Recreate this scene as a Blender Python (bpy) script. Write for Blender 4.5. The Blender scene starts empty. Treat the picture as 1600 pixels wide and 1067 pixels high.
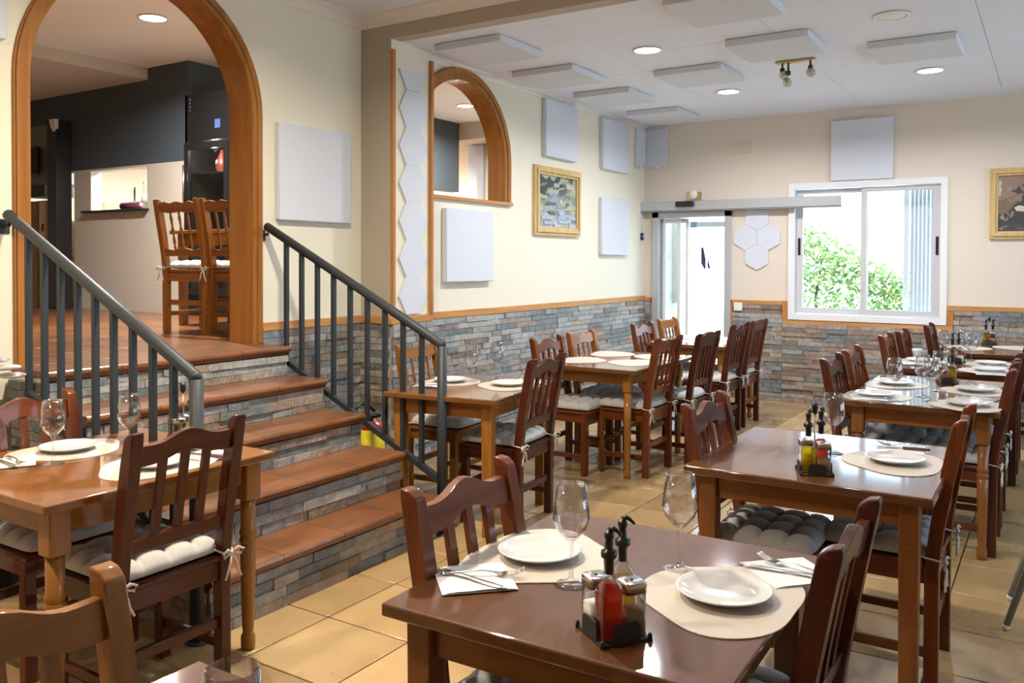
import bpy, bmesh, math, random
from mathutils import Vector, Matrix
from mathutils.geometry import tessellate_polygon
random.seed(7)
PI = math.pi
scene = bpy.context.scene
COL = scene.collection

# ---------------------------------------------------------------- camera, sky, exposure
F_PX, HOR = 1330.0, 407.5
PIT, ROLL, YAW, EYE = math.radians(1.0), math.radians(0.2), math.radians(32.55), 1.48
d = Vector((-math.sin(YAW)*math.cos(PIT), math.cos(YAW)*math.cos(PIT), -math.sin(PIT)))
r = Vector((math.cos(YAW), math.sin(YAW), 0)); u = r.cross(d)
r2 = r*math.cos(ROLL) + u*math.sin(ROLL); u2 = u*math.cos(ROLL) - r*math.sin(ROLL)
cam = bpy.data.cameras.new('camera'); camo = bpy.data.objects.new('camera', cam); COL.objects.link(camo)
mw = Matrix((r2, u2, -d)).transposed().to_4x4(); mw.translation = (0, 0, EYE); camo.matrix_world = mw
cam.sensor_width = 36; cam.lens = F_PX/1600*36
cam.shift_y = ((HOR + F_PX*math.tan(PIT)) - 533.5)/1600
cam.clip_start = 0.05
scene.camera = camo

SKY_STRENGTH = 6.0
world = bpy.data.worlds.new('sky'); scene.world = world; world.use_nodes = True
wn = world.node_tree; wn.nodes.clear()
wo = wn.nodes.new('ShaderNodeOutputWorld'); wb = wn.nodes.new('ShaderNodeBackground')
wb.inputs[0].default_value = (0.56, 0.79, 1.0, 1); wb.inputs[1].default_value = SKY_STRENGTH
wn.links.new(wb.outputs[0], wo.inputs[0])
scene.view_settings.view_transform = 'Standard'; scene.view_settings.look = 'None'
scene.view_settings.gamma = 1; scene.view_settings.use_curve_mapping = False
scene.view_settings.exposure = 0.35

def portal(name, loc, rot, sx, sy):
    l = bpy.data.lights.new(name, 'AREA'); l.shape = 'RECTANGLE'; l.size = sx; l.size_y = sy
    l.cycles.is_portal = True
    o = bpy.data.objects.new(name, l); COL.objects.link(o); o.location = loc; o.rotation_euler = rot
portal('sky_portal', (-1.62, 9.2, 1.6), (PI/2, 0, PI), 1.4, 1.3)     # back window, facing into the room
portal('sky_portal', (-3.45, 9.2, 1.0), (PI/2, 0, PI), 0.8, 1.95)
WIN_R = [(3.2, 5.2), (6.2, 8.2)]
XR = 2.5; YF = -2.6
for a, b in WIN_R: portal('sky_portal', (XR+0.1, (a+b)/2, 1.65), (0, PI/2, 0), 1.5, b-a)
sun = bpy.data.lights.new('sun', 'SUN'); sun.energy = 11; sun.angle = math.radians(1); sun.color = (1, .98, .94)
suno = bpy.data.objects.new('sun', sun); COL.objects.link(suno); suno.rotation_euler = (math.radians(30), 0, math.radians(-12))   # high sun from behind the house

# ---------------------------------------------------------------- materials
MATS = {}
def nodes_mat(name):
    m = bpy.data.materials.new(name); m.use_nodes = True
    nt = m.node_tree; b = nt.nodes['Principled BSDF']
    MATS[name] = m
    return m, nt, b
def N(nt, t, **k):
    n = nt.nodes.new(t)
    for a, v in k.items():
        if a.startswith('i_'): n.inputs[a[2:].replace('_', ' ')].default_value = v
        else: setattr(n, a, v)
    return n
def simple(name, col, rough=.5, metal=0, spec=.5, bump=0, bscale=60, coat=0, var=0, vscale=4, sheen=0, emis=None):
    m, nt, b = nodes_mat(name)
    b.inputs['Base Color'].default_value = (*col, 1); b.inputs['Roughness'].default_value = rough
    b.inputs['Metallic'].default_value = metal; b.inputs['Specular IOR Level'].default_value = spec
    b.inputs['Coat Weight'].default_value = coat; b.inputs['Sheen Weight'].default_value = sheen
    tc = None
    if bump or var: tc = N(nt, 'ShaderNodeTexCoord')
    if bump:
        n = N(nt, 'ShaderNodeTexNoise'); n.inputs['Scale'].default_value = bscale; n.inputs['Detail'].default_value = 4
        bp = N(nt, 'ShaderNodeBump'); bp.inputs['Strength'].default_value = bump; bp.inputs['Distance'].default_value = .01
        nt.links.new(tc.outputs['Object'], n.inputs['Vector']); nt.links.new(n.outputs[0], bp.inputs['Height'])
        nt.links.new(bp.outputs[0], b.inputs['Normal'])
    if var:
        n = N(nt, 'ShaderNodeTexNoise'); n.inputs['Scale'].default_value = vscale; n.inputs['Detail'].default_value = 5
        mx = N(nt, 'ShaderNodeMix', data_type='RGBA')
        mx.inputs[6].default_value = (*[c*(1-var) for c in col], 1); mx.inputs[7].default_value = (*[min(1, c*(1+var)) for c in col], 1)
        nt.links.new(tc.outputs['Object'], n.inputs['Vector']); nt.links.new(n.outputs[0], mx.inputs[0])
        nt.links.new(mx.outputs[2], b.inputs['Base Color'])
    if emis:
        b.inputs['Emission Color'].default_value = (*emis[0], 1); b.inputs['Emission Strength'].default_value = emis[1]
    return m
def wood(name, light, dark, axis='z', rough=.28, coat=.5, scale=9, spread=.25, wear=0):
    m, nt, b = nodes_mat(name)
    tc = N(nt, 'ShaderNodeTexCoord'); mp = N(nt, 'ShaderNodeMapping')
    s = [scale*3.2]*3; s['xyz'.index(axis)] = scale*.22
    mp.inputs['Scale'].default_value = s
    oi = N(nt, 'ShaderNodeObjectInfo')
    vm = N(nt, 'ShaderNodeVectorMath', operation='ADD')
    nt.links.new(tc.outputs['Object'], mp.inputs['Vector']); nt.links.new(mp.outputs[0], vm.inputs[0]); nt.links.new(oi.outputs['Random'], vm.inputs[1])
    n = N(nt, 'ShaderNodeTexNoise'); n.inputs['Scale'].default_value = 1; n.inputs['Detail'].default_value = 6; n.inputs['Distortion'].default_value = .7
    nt.links.new(vm.outputs[0], n.inputs['Vector'])
    cr = N(nt, 'ShaderNodeValToRGB'); cr.color_ramp.elements[0].position = .5-spread; cr.color_ramp.elements[1].position = .5+spread
    cr.color_ramp.elements[0].color = (*dark, 1); cr.color_ramp.elements[1].color = (*light, 1)
    nt.links.new(n.outputs[0], cr.inputs[0]); nt.links.new(cr.outputs[0], b.inputs['Base Color'])
    b.inputs['Specular IOR Level'].default_value = .2; b.inputs['Coat Weight'].default_value = coat*.9; b.inputs['Coat Roughness'].default_value = .07; rough = rough+.22
    n2 = N(nt, 'ShaderNodeTexNoise'); n2.inputs['Scale'].default_value = 6; n2.inputs['Detail'].default_value = 6
    mr = N(nt, 'ShaderNodeMapRange'); mr.inputs['To Min'].default_value = rough-.08; mr.inputs['To Max'].default_value = rough+.14
    nt.links.new(tc.outputs['Object'], n2.inputs['Vector']); nt.links.new(n2.outputs[0], mr.inputs[0]); nt.links.new(mr.outputs[0], b.inputs['Roughness'])
    bp = N(nt, 'ShaderNodeBump'); bp.inputs['Strength'].default_value = .08; bp.inputs['Distance'].default_value = .003
    nt.links.new(n.outputs[0], bp.inputs['Height']); nt.links.new(bp.outputs[0], b.inputs['Normal'])
    return m
def glass(name, tint=(1, 1, 1), refl=1.0, ior=1.5, rough=0.0):
    m = bpy.data.materials.new(name); m.use_nodes = True; nt = m.node_tree; nt.nodes.clear(); MATS[name] = m
    o = N(nt, 'ShaderNodeOutputMaterial'); t = N(nt, 'ShaderNodeBsdfTransparent'); t.inputs[0].default_value = (*tint, 1)
    g = N(nt, 'ShaderNodeBsdfGlossy'); g.inputs['Roughness'].default_value = rough
    lw = N(nt, 'ShaderNodeLayerWeight'); lw.inputs['Blend'].default_value = .5
    pw = N(nt, 'ShaderNodeMath', operation='POWER'); pw.inputs[1].default_value = 2.6
    f = N(nt, 'ShaderNodeMath', operation='MULTIPLY_ADD'); f.inputs[1].default_value = .9; f.inputs[2].default_value = ((ior-1)/(ior+1))**2
    nt.links.new(lw.outputs['Facing'], pw.inputs[0]); nt.links.new(pw.outputs[0], f.inputs[0])
    mu = N(nt, 'ShaderNodeMath', operation='MULTIPLY'); mu.inputs[1].default_value = refl; mu.use_clamp = True
    x = N(nt, 'ShaderNodeMixShader')
    nt.links.new(f.outputs[0], mu.inputs[0]); nt.links.new(mu.outputs[0], x.inputs[0]); nt.links.new(t.outputs[0], x.inputs[1]); nt.links.new(g.outputs[0], x.inputs[2])
    nt.links.new(x.outputs[0], o.inputs[0])
    return m
def tilemat(name, c1, c2, rough, scale=5, coat=0.0, island=True, bump=.1):
    """mottled ceramic: noise between two colours, each piece its own shade"""
    m, nt, b = nodes_mat(name)
    tc = N(nt, 'ShaderNodeTexCoord'); oi = N(nt, 'ShaderNodeObjectInfo'); ge = N(nt, 'ShaderNodeNewGeometry')
    vm = N(nt, 'ShaderNodeVectorMath', operation='ADD')
    ad = N(nt, 'ShaderNodeMath', operation='MULTIPLY_ADD'); ad.inputs[1].default_value = 31.0
    nt.links.new(oi.outputs['Random'], ad.inputs[0]); nt.links.new(ge.outputs['Random Per Island'], ad.inputs[2])
    nt.links.new(ge.outputs['Position'], vm.inputs[0]); nt.links.new(ad.outputs[0], vm.inputs[1])
    n = N(nt, 'ShaderNodeTexNoise'); n.inputs['Scale'].default_value = scale; n.inputs['Detail'].default_value = 7
    nt.links.new(vm.outputs[0], n.inputs['Vector'])
    fr = N(nt, 'ShaderNodeMath', operation='FRACT'); m2 = N(nt, 'ShaderNodeMath', operation='MULTIPLY'); m2.inputs[1].default_value = 1.37
    nt.links.new(ad.outputs[0], m2.inputs[0]); nt.links.new(m2.outputs[0], fr.inputs[0])
    a2 = N(nt, 'ShaderNodeMath', operation='MULTIPLY_ADD'); a2.inputs[1].default_value = .45
    nt.links.new(fr.outputs[0], a2.inputs[0]); nt.links.new(n.outputs[0], a2.inputs[2])
    cr = N(nt, 'ShaderNodeValToRGB'); cr.color_ramp.elements[0].position = .28; cr.color_ramp.elements[1].position = 1.05
    cr.color_ramp.elements[0].color = (*c1, 1); cr.color_ramp.elements[1].color = (*c2, 1)
    nt.links.new(a2.outputs[0], cr.inputs[0]); nt.links.new(cr.outputs[0], b.inputs['Base Color'])
    mr = N(nt, 'ShaderNodeMapRange'); mr.inputs['To Min'].default_value = rough-.04; mr.inputs['To Max'].default_value = rough+.06
    nt.links.new(n.outputs[0], mr.inputs[0]); nt.links.new(mr.outputs[0], b.inputs['Roughness'])
    b.inputs['Coat Weight'].default_value = coat
    bp = N(nt, 'ShaderNodeBump'); bp.inputs['Strength'].default_value = bump; bp.inputs['Distance'].default_value = .01
    nt.links.new(n.outputs[0], bp.inputs['Height']); nt.links.new(bp.outputs[0], b.inputs['Normal'])
    return m
def stonemat(name, c1, c2, chisel=.6):
    """split-faced ledger stone with slanted chisel relief"""
    m, nt, b = nodes_mat(name)
    ge = N(nt, 'ShaderNodeNewGeometry'); oi = N(nt, 'ShaderNodeObjectInfo')
    mul = N(nt, 'ShaderNodeMath', operation='MULTIPLY_ADD'); mul.inputs[1].default_value = 17.0
    nt.links.new(oi.outputs['Random'], mul.inputs[0]); nt.links.new(ge.outputs['Random Per Island'], mul.inputs[2])
    vm = N(nt, 'ShaderNodeVectorMath', operation='ADD')
    nt.links.new(ge.outputs['Position'], vm.inputs[0]); nt.links.new(mul.outputs[0], vm.inputs[1])
    n = N(nt, 'ShaderNodeTexNoise'); n.inputs['Scale'].default_value = 14; n.inputs['Detail'].default_value = 7; n.inputs['Roughness'].default_value = .65
    nt.links.new(vm.outputs[0], n.inputs['Vector'])
    mp = N(nt, 'ShaderNodeMapping'); mp.inputs['Rotation'].default_value = (.55, .55, 0); mp.inputs['Scale'].default_value = (60, 60, 13)
    nt.links.new(vm.outputs[0], mp.inputs['Vector'])
    n2 = N(nt, 'ShaderNodeTexNoise'); n2.inputs['Scale'].default_value = 1.6; n2.inputs['Detail'].default_value = 4
    nt.links.new(mp.outputs[0], n2.inputs['Vector'])
    cr = N(nt, 'ShaderNodeValToRGB'); cr.color_ramp.elements[0].position = .3; cr.color_ramp.elements[1].position = .7
    cr.color_ramp.elements[0].color = (*c1, 1); cr.color_ramp.elements[1].color = (*c2, 1)
    nt.links.new(n.outputs[0], cr.inputs[0]); nt.links.new(cr.outputs[0], b.inputs['Base Color'])
    ad = N(nt, 'ShaderNodeMath', operation='MULTIPLY_ADD'); ad.inputs[1].default_value = chisel*2
    nt.links.new(n2.outputs[0], ad.inputs[0]); nt.links.new(n.outputs[0], ad.inputs[2])
    bp = N(nt, 'ShaderNodeBump'); bp.inputs['Strength'].default_value = .9; bp.inputs['Distance'].default_value = .016
    nt.links.new(ad.outputs[0], bp.inputs['Height']); nt.links.new(bp.outputs[0], b.inputs['Normal'])
    b.inputs['Roughness'].default_value = .5
    return m

WALL = simple('cream_plaster', (.78, .745, .61), .75, bump=.05, bscale=90)
WALLB = simple('beige_plaster', (.72, .64, .54), .75, bump=.05, bscale=90)
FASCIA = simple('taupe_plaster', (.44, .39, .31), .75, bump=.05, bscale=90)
CEIL = simple('white_ceiling', (.74, .79, .89), .8)
FOAM = simple('pale_grey_acoustic_felt', (.64, .68, .745), .9, bump=.1, bscale=400)
CROWN = simple('white_gypsum', (.78, .75, .70), .6)
TRIMW = wood('honey_trim_wood', (.62, .33, .12), (.42, .19, .06), 'y', .35, .3)
TRIMX = wood('honey_trim_wood_x', (.62, .33, .12), (.42, .19, .06), 'x', .35, .3)
TRIMZ = wood('honey_trim_wood_z', (.55, .25, .07), (.38, .15, .035), 'z', .3, .5)
ARCH = wood('orange_varnished_pine', (.40, .175, .036), (.26, .095, .017), 'z', .28, .6, scale=5)
GROUT = simple('brown_grout', (.16, .11, .07), .9)
STONEJ = simple('dark_stone_joint', (.10, .095, .09), .9)
TILE = tilemat('beige_floor_tile', (.24, .150, .062), (.50, .34, .165), .27, 2.2, .3, bump=.0)
TERRA = tilemat('terracotta_tile', (.12, .046, .015), (.24, .092, .032), .3, 5, .3, bump=.03)
ST = [stonemat('grey_stone', (.20, .21, .21), (.40, .41, .41)), stonemat('slate_stone', (.13, .15, .155), (.27, .30, .305)),
      stonemat('beige_stone', (.30, .25, .20), (.52, .46, .39)), stonemat('brown_stone', (.17, .125, .095), (.34, .27, .21)),
      stonemat('pale_stone', (.30, .30, .29), (.52, .52, .50)), stonemat('pink_stone', (.27, .20, .16), (.45, .36, .30))]
IRON = simple('anthracite_iron', (.028, .035, .043), .5, spec=.35)
BLACK = simple('black_plastic', (.012, .012, .013), .3)
BLACKM = simple('black_matte', (.02, .02, .022), .6)
WHITE = simple('white_plastic', (.80, .80, .79), .35)
ALU = simple('white_lacquered_aluminium', (.78, .79, .80), .3)
ALUG = simple('grey_aluminium', (.50, .52, .53), .35, metal=.3)
STEEL = simple('brushed_steel', (.55, .54, .52), .25, metal=1)
BRASS = simple('polished_brass', (.60, .44, .24), .22, metal=1)
CERAM = simple('white_porcelain', (.70, .71, .71), .12, coat=.6)
MATL = simple('cream_placemat_leatherette', (.56, .50, .43), .5, bump=.1, bscale=250)
PAPER = simple('white_paper_napkin', (.76, .76, .77), .8, bump=.08, bscale=120)
CUSH_LIT = simple('light_grey_cotton_cushion', (.47, .465, .455), .85, bump=.15, bscale=300, sheen=.3, var=.08, vscale=8)  # same grey cotton; stronger light on the left seats put into the colour
CUSH = simple('grey_cotton_cushion', (.40, .41, .43), .85, bump=.15, bscale=300, sheen=.3, var=.1, vscale=8)
TIE = simple('cream_ribbon', (.62, .58, .52), .7)
PANE = glass('window_pane_glass', (.97, .98, .98))
GLS = glass('wine_glass_crystal', (.965, .965, .97), 1.5, 1.6)
BGL = glass('cruet_glass', (.93, .95, .94), 1.2)
def liquid(name, col, body):
    """tinted see-through liquid with some cloudiness"""
    m = glass(name, col, .5); nt = m.node_tree
    out = [n for n in nt.nodes if n.type == 'OUTPUT_MATERIAL'][0]; mix = [n for n in nt.nodes if n.type == 'MIX_SHADER'][0]
    tl = N(nt, 'ShaderNodeBsdfTranslucent'); tl.inputs[0].default_value = (*body, 1); df = N(nt, 'ShaderNodeMixShader'); df.inputs[0].default_value = .35
    nt.links.new(mix.outputs[0], df.inputs[1]); nt.links.new(tl.outputs[0], df.inputs[2]); nt.links.new(df.outputs[0], out.inputs[0])
    return m
OIL = liquid('golden_oil', (.95, .78, .06), (.85, .62, .02)); VIN = liquid('red_vinegar', (.80, .17, .05), (.65, .07, .01)); AMB = liquid('amber_oil', (.85, .68, .22), (.6, .42, .06))
SALT = simple('white_salt', (.75, .74, .72), .9); PEP = simple('ground_pepper', (.22, .13, .07), .95, var=.4, vscale=200)
DARKB = simple('blue_charcoal_paint', (.055, .075, .095), .7)
UPB = simple('upper_room_beige', (.55, .52, .45), .7)
GOLDF = wood('pale_gold_frame_wood', (.70, .52, .25), (.50, .34, .13), 'z', .4, .3)
LAMPON = simple('lit_diffuser', (1, 1, 1), .5, emis=((1, .90, .88), 14))
LAMPOFF = simple('unlit_diffuser', (.80, .82, .83), .35)
LEAF = [simple('leaf_green', (.30, .44, .20), .5), simple('leaf_yellow_green', (.52, .62, .26), .5)]
# chair / table woods (grain along z and along x)
def woodset(key, light, dark, **k):
    return {a: wood('%s_%s' % (key, a), light, dark, a, **k) for a in 'xyz'}
MAHO = woodset('mahogany', (.085, .018, .006), (.038, .007, .003))
REDW = woodset('reddish_walnut', (.13, .034, .014), (.065, .014, .006))
CHES = woodset('chestnut', (.17, .044, .008), (.085, .018, .004))
HONY = woodset('honey_wood', (.31, .125, .022), (.19, .066, .010))
TTOP = woodset('brown_table', (.125, .045, .011), (.085, .028, .006), rough=.22, coat=1.1)
TLEG = woodset('table_leg_wood', (.26, .10, .025), (.15, .05, .013))
TGOLD = woodset('golden_table_wood', (.34, .15, .027), (.23, .09, .015), rough=.25)
TMID = woodset('tan_table', (.19, .082, .023), (.125, .048, .013), rough=.2, coat=1.1)
TGOLDT = woodset('golden_brown_table', (.25, .098, .017), (.18, .062, .009), rough=.16, coat=1.1)

# ---------------------------------------------------------------- mesh helpers
class G:
    """bmesh collector"""
    def __init__(s): s.bm = bmesh.new(); s.mi = 0
    def _f(s, fs, smooth=False):
        for f in fs: f.material_index = s.mi; f.smooth = smooth
    def box(s, a, b, bev=0.0, seg=1, M=None, smooth=False):
        x0, y0, z0 = [min(p, q) for p, q in zip(a, b)]; x1, y1, z1 = [max(p, q) for p, q in zip(a, b)]
        vs = [s.bm.verts.new(p) for p in [(x0, y0, z0), (x1, y0, z0), (x1, y1, z0), (x0, y1, z0), (x0, y0, z1), (x1, y0, z1), (x1, y1, z1), (x0, y1, z1)]]
        fs = [s.bm.faces.new([vs[i] for i in q]) for q in [(3, 2, 1, 0), (4, 5, 6, 7), (0, 1, 5, 4), (1, 2, 6, 5), (2, 3, 7, 6), (3, 0, 4, 7)]]
        s._f(fs, smooth)
        if bev:
            es = set(e for f in fs for e in f.edges)
            rr = bmesh.ops.bevel(s.bm, geom=list(es), offset=bev, segments=seg, affect='EDGES', profile=.5)
            s._f(rr['faces'], True)
            vs = list(set(v for f in rr['faces'] for v in f.verts) | set(v for v in vs if v.is_valid))
        if M is not None:
            for v in vs:
                if v.is_valid: v.co = M @ v.co
        return s
    def hexa(s, bot, top, bev=0.0):
        """box from 4 bottom and 4 top points"""
        vs = [s.bm.verts.new(p) for p in list(bot)+list(top)]
        fs = [s.bm.faces.new([vs[i] for i in q]) for q in [(3, 2, 1, 0), (4, 5, 6, 7), (0, 1, 5, 4), (1, 2, 6, 5), (2, 3, 7, 6), (3, 0, 4, 7)]]
        s._f(fs)
        if bev:
            es = set(e for f in fs for e in f.edges)
            rr = bmesh.ops.bevel(s.bm, geom=list(es), offset=bev, segments=2, affect='EDGES', profile=.5); s._f(rr['faces'], True)
        return s
    def lathe(s, prof, seg=20, c=(0, 0, 0), M=None, smooth=True):
        rings = []
        for rad, z in prof:
            if rad <= 1e-6: rings.append([s.bm.verts.new((c[0], c[1], c[2]+z))])
            else: rings.append([s.bm.verts.new((c[0]+rad*math.cos(2*PI*i/seg), c[1]+rad*math.sin(2*PI*i/seg), c[2]+z)) for i in range(seg)])
        fs = []
        for A, B in zip(rings, rings[1:]):
            for i in range(seg):
                j = (i+1) % seg
                if len(A) == 1 and len(B) == 1: continue
                if len(A) == 1: fs.append(s.bm.faces.new((A[0], B[j], B[i])))
                elif len(B) == 1: fs.append(s.bm.faces.new((A[i], A[j], B[0])))
                else: fs.append(s.bm.faces.new((A[i], A[j], B[j], B[i])))
        if len(rings[0]) > 1: fs.append(s.bm.faces.new(list(reversed(rings[0]))))
        if len(rings[-1]) > 1: fs.append(s.bm.faces.new(rings[-1]))
        s._f(fs, smooth)
        if M is not None:
            for R in rings:
                for v in R: v.co = M @ v.co
        return s
    def tube(s, pts, rad, seg=8, caps=True, square=False):
        pts = [Vector(p) for p in pts]; rads = rad if isinstance(rad, (list, tuple)) else [rad]*len(pts)
        rings = []; up = Vector((0, 0, 1))
        if square: seg = 4
        for i, p in enumerate(pts):
            t = (pts[min(i+1, len(pts)-1)]-pts[max(i-1, 0)]).normalized()
            a = up if abs(t.z) < .95 else Vector((1, 0, 0))
            n = t.cross(a).normalized(); b2 = t.cross(n)
            off = PI/4 if square else 0
            rings.append([s.bm.verts.new(p+(n*math.cos(off+2*PI*k/seg)+b2*math.sin(off+2*PI*k/seg))*rads[i]) for k in range(seg)])
        fs = []
        for A, B in zip(rings, rings[1:]):
            for k in range(seg): fs.append(s.bm.faces.new((A[k], A[(k+1) % seg], B[(k+1) % seg], B[k])))
        if caps: fs.append(s.bm.faces.new(list(reversed(rings[0])))); fs.append(s.bm.faces.new(rings[-1]))
        s._f(fs, not square)
        return s
    def prism(s, poly, axis, a, b, smooth=False, bev=0):
        """2D polygon extruded along axis: the polygon lives in the other two axes, in xyz order"""
        def P(p, t):
            return {'x': (t, p[0], p[1]), 'y': (p[0], t, p[1]), 'z': (p[0], p[1], t)}[axis]
        A = [s.bm.verts.new(P(p, a)) for p in poly]; B = [s.bm.verts.new(P(p, b)) for p in poly]
        n = len(poly); fs = [s.bm.faces.new(A), s.bm.faces.new(list(reversed(B)))]
        side = [s.bm.faces.new((A[(i+1) % n], A[i], B[i], B[(i+1) % n])) for i in range(n)]
        s._f(fs); s._f(side, smooth)
        if bev:
            es = set(e for f in fs for e in f.edges)
            rr = bmesh.ops.bevel(s.bm, geom=list(es), offset=bev, segments=2, affect='EDGES', profile=.5); s._f(rr['faces'], True)
        return s
    def holed(s, outer, holes, axis, a, b):
        """plate with holes: polygons in the two other axes, thickness from a to b along axis"""
        def P(p, t):
            return {'x': (t, p[0], p[1]), 'y': (p[0], t, p[1]), 'z': (p[0], p[1], t)}[axis]
        loops = [outer]+holes; flat = [p for l in loops for p in l]
        tris = tessellate_polygon([[Vector((p[0], p[1], 0)) for p in l] for l in loops])
        A = [s.bm.verts.new(P(p, a)) for p in flat]; B = [s.bm.verts.new(P(p, b)) for p in flat]
        fs = []
        for t in tris:
            fs.append(s.bm.faces.new([A[i] for i in t])); fs.append(s.bm.faces.new([B[i] for i in reversed(t)]))
        k = 0
        for l in loops:
            n = len(l)
            for i in range(n):
                i0, i1 = k+i, k+(i+1) % n
                fs.append(s.bm.faces.new((A[i0], A[i1], B[i1], B[i0])))
            k += n
        s._f(fs)
        return s
    def sphere(s, c, rad, seg=14, rings=8, sc=(1, 1, 1)):
        prof = [(rad*math.sin(PI*i/rings), -rad*math.cos(PI*i/rings)) for i in range(rings+1)]
        M = Matrix.Translation(c) @ Matrix.Diagonal((*sc, 1))
        return s.lathe([(0 if q < 1e-6 else q, z) for q, z in prof], seg, M=M)
    def mesh(s, name, mats):
        bmesh.ops.recalc_face_normals(s.bm, faces=s.bm.faces)
        me = bpy.data.meshes.new(name); s.bm.to_mesh(me); s.bm.free()
        for m in (mats if isinstance(mats, (list, tuple)) else [mats]): me.materials.append(m)
        return me
    def obj(s, name, mats, parent=None, **tags):
        return link(name, s.mesh(name, mats), parent, **tags)
def link(name, me, parent=None, loc=None, rot=None, scl=None, **tags):
    o = bpy.data.objects.new(name, me); COL.objects.link(o)
    if parent is not None: o.parent = parent
    if loc is not None: o.location = loc
    if rot is not None: o.rotation_euler = rot
    if scl is not None: o.scale = scl
    for k, v in tags.items():
        if v: o[k] = v
    return o
def thing(name, label, cat, loc=(0, 0, 0), rz=0, group=None):
    return link(name, None, None, loc, (0, 0, rz), label=label, category=cat, group=group)
def struct(name, parent=None, g=None, m=None):
    o = link(name, g.mesh(name, m) if g else None, parent)
    if parent is None: o['kind'] = 'structure'
    return o
def dup(root, loc, rz, label=None, group=None, sc=None):
    q = root.copy(); COL.objects.link(q); q.location = loc; q.rotation_euler = (0, 0, rz)
    if sc: q.scale = sc
    if label: q['label'] = label
    if group: q['group'] = group
    elif 'group' in q: del q['group']
    for ch in list(root.children):
        c = ch.copy(); COL.objects.link(c); c.parent = q
        for gch in ch.children:
            e = gch.copy(); COL.objects.link(e); e.parent = c
    return q
def arc(cy, cz, rad, n=28, a0=0, a1=PI):
    return [(cy+rad*math.cos(a0+(a1-a0)*i/n), cz+rad*math.sin(a0+(a1-a0)*i/n)) for i in range(n+1)]

# ---------------------------------------------------------------- room shell
XW, XA, YB, YP, ZC, ZN, ZU, ZL = -4.02, -4.21, 9.14, 4.58, 3.03, 3.20, 3.36, .96
ARC = (2.907, 2.37, .675)      # main arch centre y, z, inner radius
SAR = (5.55, 2.32, .60)        # small arch
WZ = 1.08                      # wainscot height

# floor and its tiles
fl = struct('floor', g=G().box((-4.5, YF, -.12), (XR+.2, YB+.2, -.012)), m=GROUT)
T = .43; tile_me = G().box((-T/2+.003, -T/2+.003, -.014), (T/2-.003, T/2-.003, 0), .003).mesh('tile', TILE)
cands = []
for i in range(-12, 9):
    for j in range(-7, 22):
        x, y = -2.53+T/2+i*T, 2.55+T/2+j*T
        if x-T/2 < -4.21 or x+T/2 > XR or y-T/2 < YF or y+T/2 > YB-.02: continue
        cands.append((math.hypot(x+.0, y), x, y, (y > .6 and x < 1.2 and x > -.75*y-1)))
cands.sort(key=lambda c: (not c[3], c[0]))
for k, (_, x, y, vis) in enumerate(cands):
    if k < 290 and vis: link('tile', tile_me, fl, (x, y, 0))
rest = [c for k, c in enumerate(cands) if not (k < 290 and c[3])]
g = G()
for _, x, y, v in rest: g.box((x-T/2+.003, y-T/2+.003, -.014), (x+T/2-.003, y+T/2-.003, 0))
# border strips where whole tiles do not fit
x0 = min(c[1] for c in cands)-T/2; y1 = max(c[2] for c in cands)+T/2
g.box((XA-.1, 3.6, -.014), (x0-.003, YB, -.001)); g.box((x0, y1+.003, -.014), (XR, YB, -.001))
o = g.obj('tile', TILE, fl); o['kind'] = 'stuff'
# raised floor of the upper room
fu = struct('floor', g=G().box((-10.9, .9, .80), (XA-.001, 10.4, ZL-.012)), m=GROUT)
tu = .40; tu_me = G().box((-tu/2+.002, -tu/2+.002, -.014), (tu/2-.002, tu/2-.002, 0), .002).mesh('tile', TERRA)
gg = G(); kx = 0
for i in range(0, 16):
    for j in range(0, 23):
        x, y = XA-tu/2-i*tu-.002, 1.1+j*tu
        if y < 5.2 and x > -9.5 and y > 1.8 and y > (-x)*.45: link('tile', tu_me, fu, (x, y, ZL)); kx += 1
        else: gg.box((x-tu/2+.002, y-tu/2+.002, ZL-.014), (x+tu/2-.002, y+tu/2-.002, ZL))
o = gg.obj('tile', TERRA, fu); o['kind'] = 'stuff'

# walls
def archhole(c, z0):
    cy, cz, rr = c
    return [(cy+rr, z0)]+arc(cy, cz, rr)+[(cy-rr, z0)]
w_st = struct('wall_stair', g=G().holed([(YF, 0), (YF, 3.4), (YP+.05, 3.4), (YP+.05, 0)], [archhole((ARC[0], ARC[1], ARC[2]+.02), ZL-.01)], 'x', XA, XA-.17), m=WALL)
w_l = struct('wall_left', g=G().holed([(YP+.05, 0), (YP+.05, 3.4), (YB+.2, 3.4), (YB+.2, 0)], [archhole((SAR[0], SAR[1], SAR[2]+.02), 1.985)], 'x', XW, XW-.13), m=WALL)
w_p = struct('wall_pier', g=G().box((XA-.1, YP, 0), (-3.93, 5.02, ZN)), m=[WALL]); 
w_b = struct('wall_back', g=G().holed([(-4.2, -.1), (-4.2, 3.2), (XR+.15, 3.2), (XR+.15, -.1)],
     [[(-3.88, 0), (-3.88, 2.0), (-3.02, 2.0), (-3.02, 0)], [(-2.33, .91), (-2.33, 2.27), (-.91, 2.27), (-.91, .91)]], 'y', YB, YB+.16), m=WALLB)
w_r = struct('wall_right', g=G().holed([(YF, -.1), (YF, 3.3), (YB+.16, 3.3), (YB+.16, -.1)], [[(a, .9), (a, 2.4), (b, 2.4), (b, .9)] for a, b in WIN_R], 'x', XR, XR+.15), m=WALLB)
w_f = struct('wall_front', g=G().holed([(-4.4, -.1), (-4.4, 3.3), (XR+.15, 3.3), (XR+.15, -.1)], [], 'y', YF, YF-.15), m=WALLB)
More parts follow.
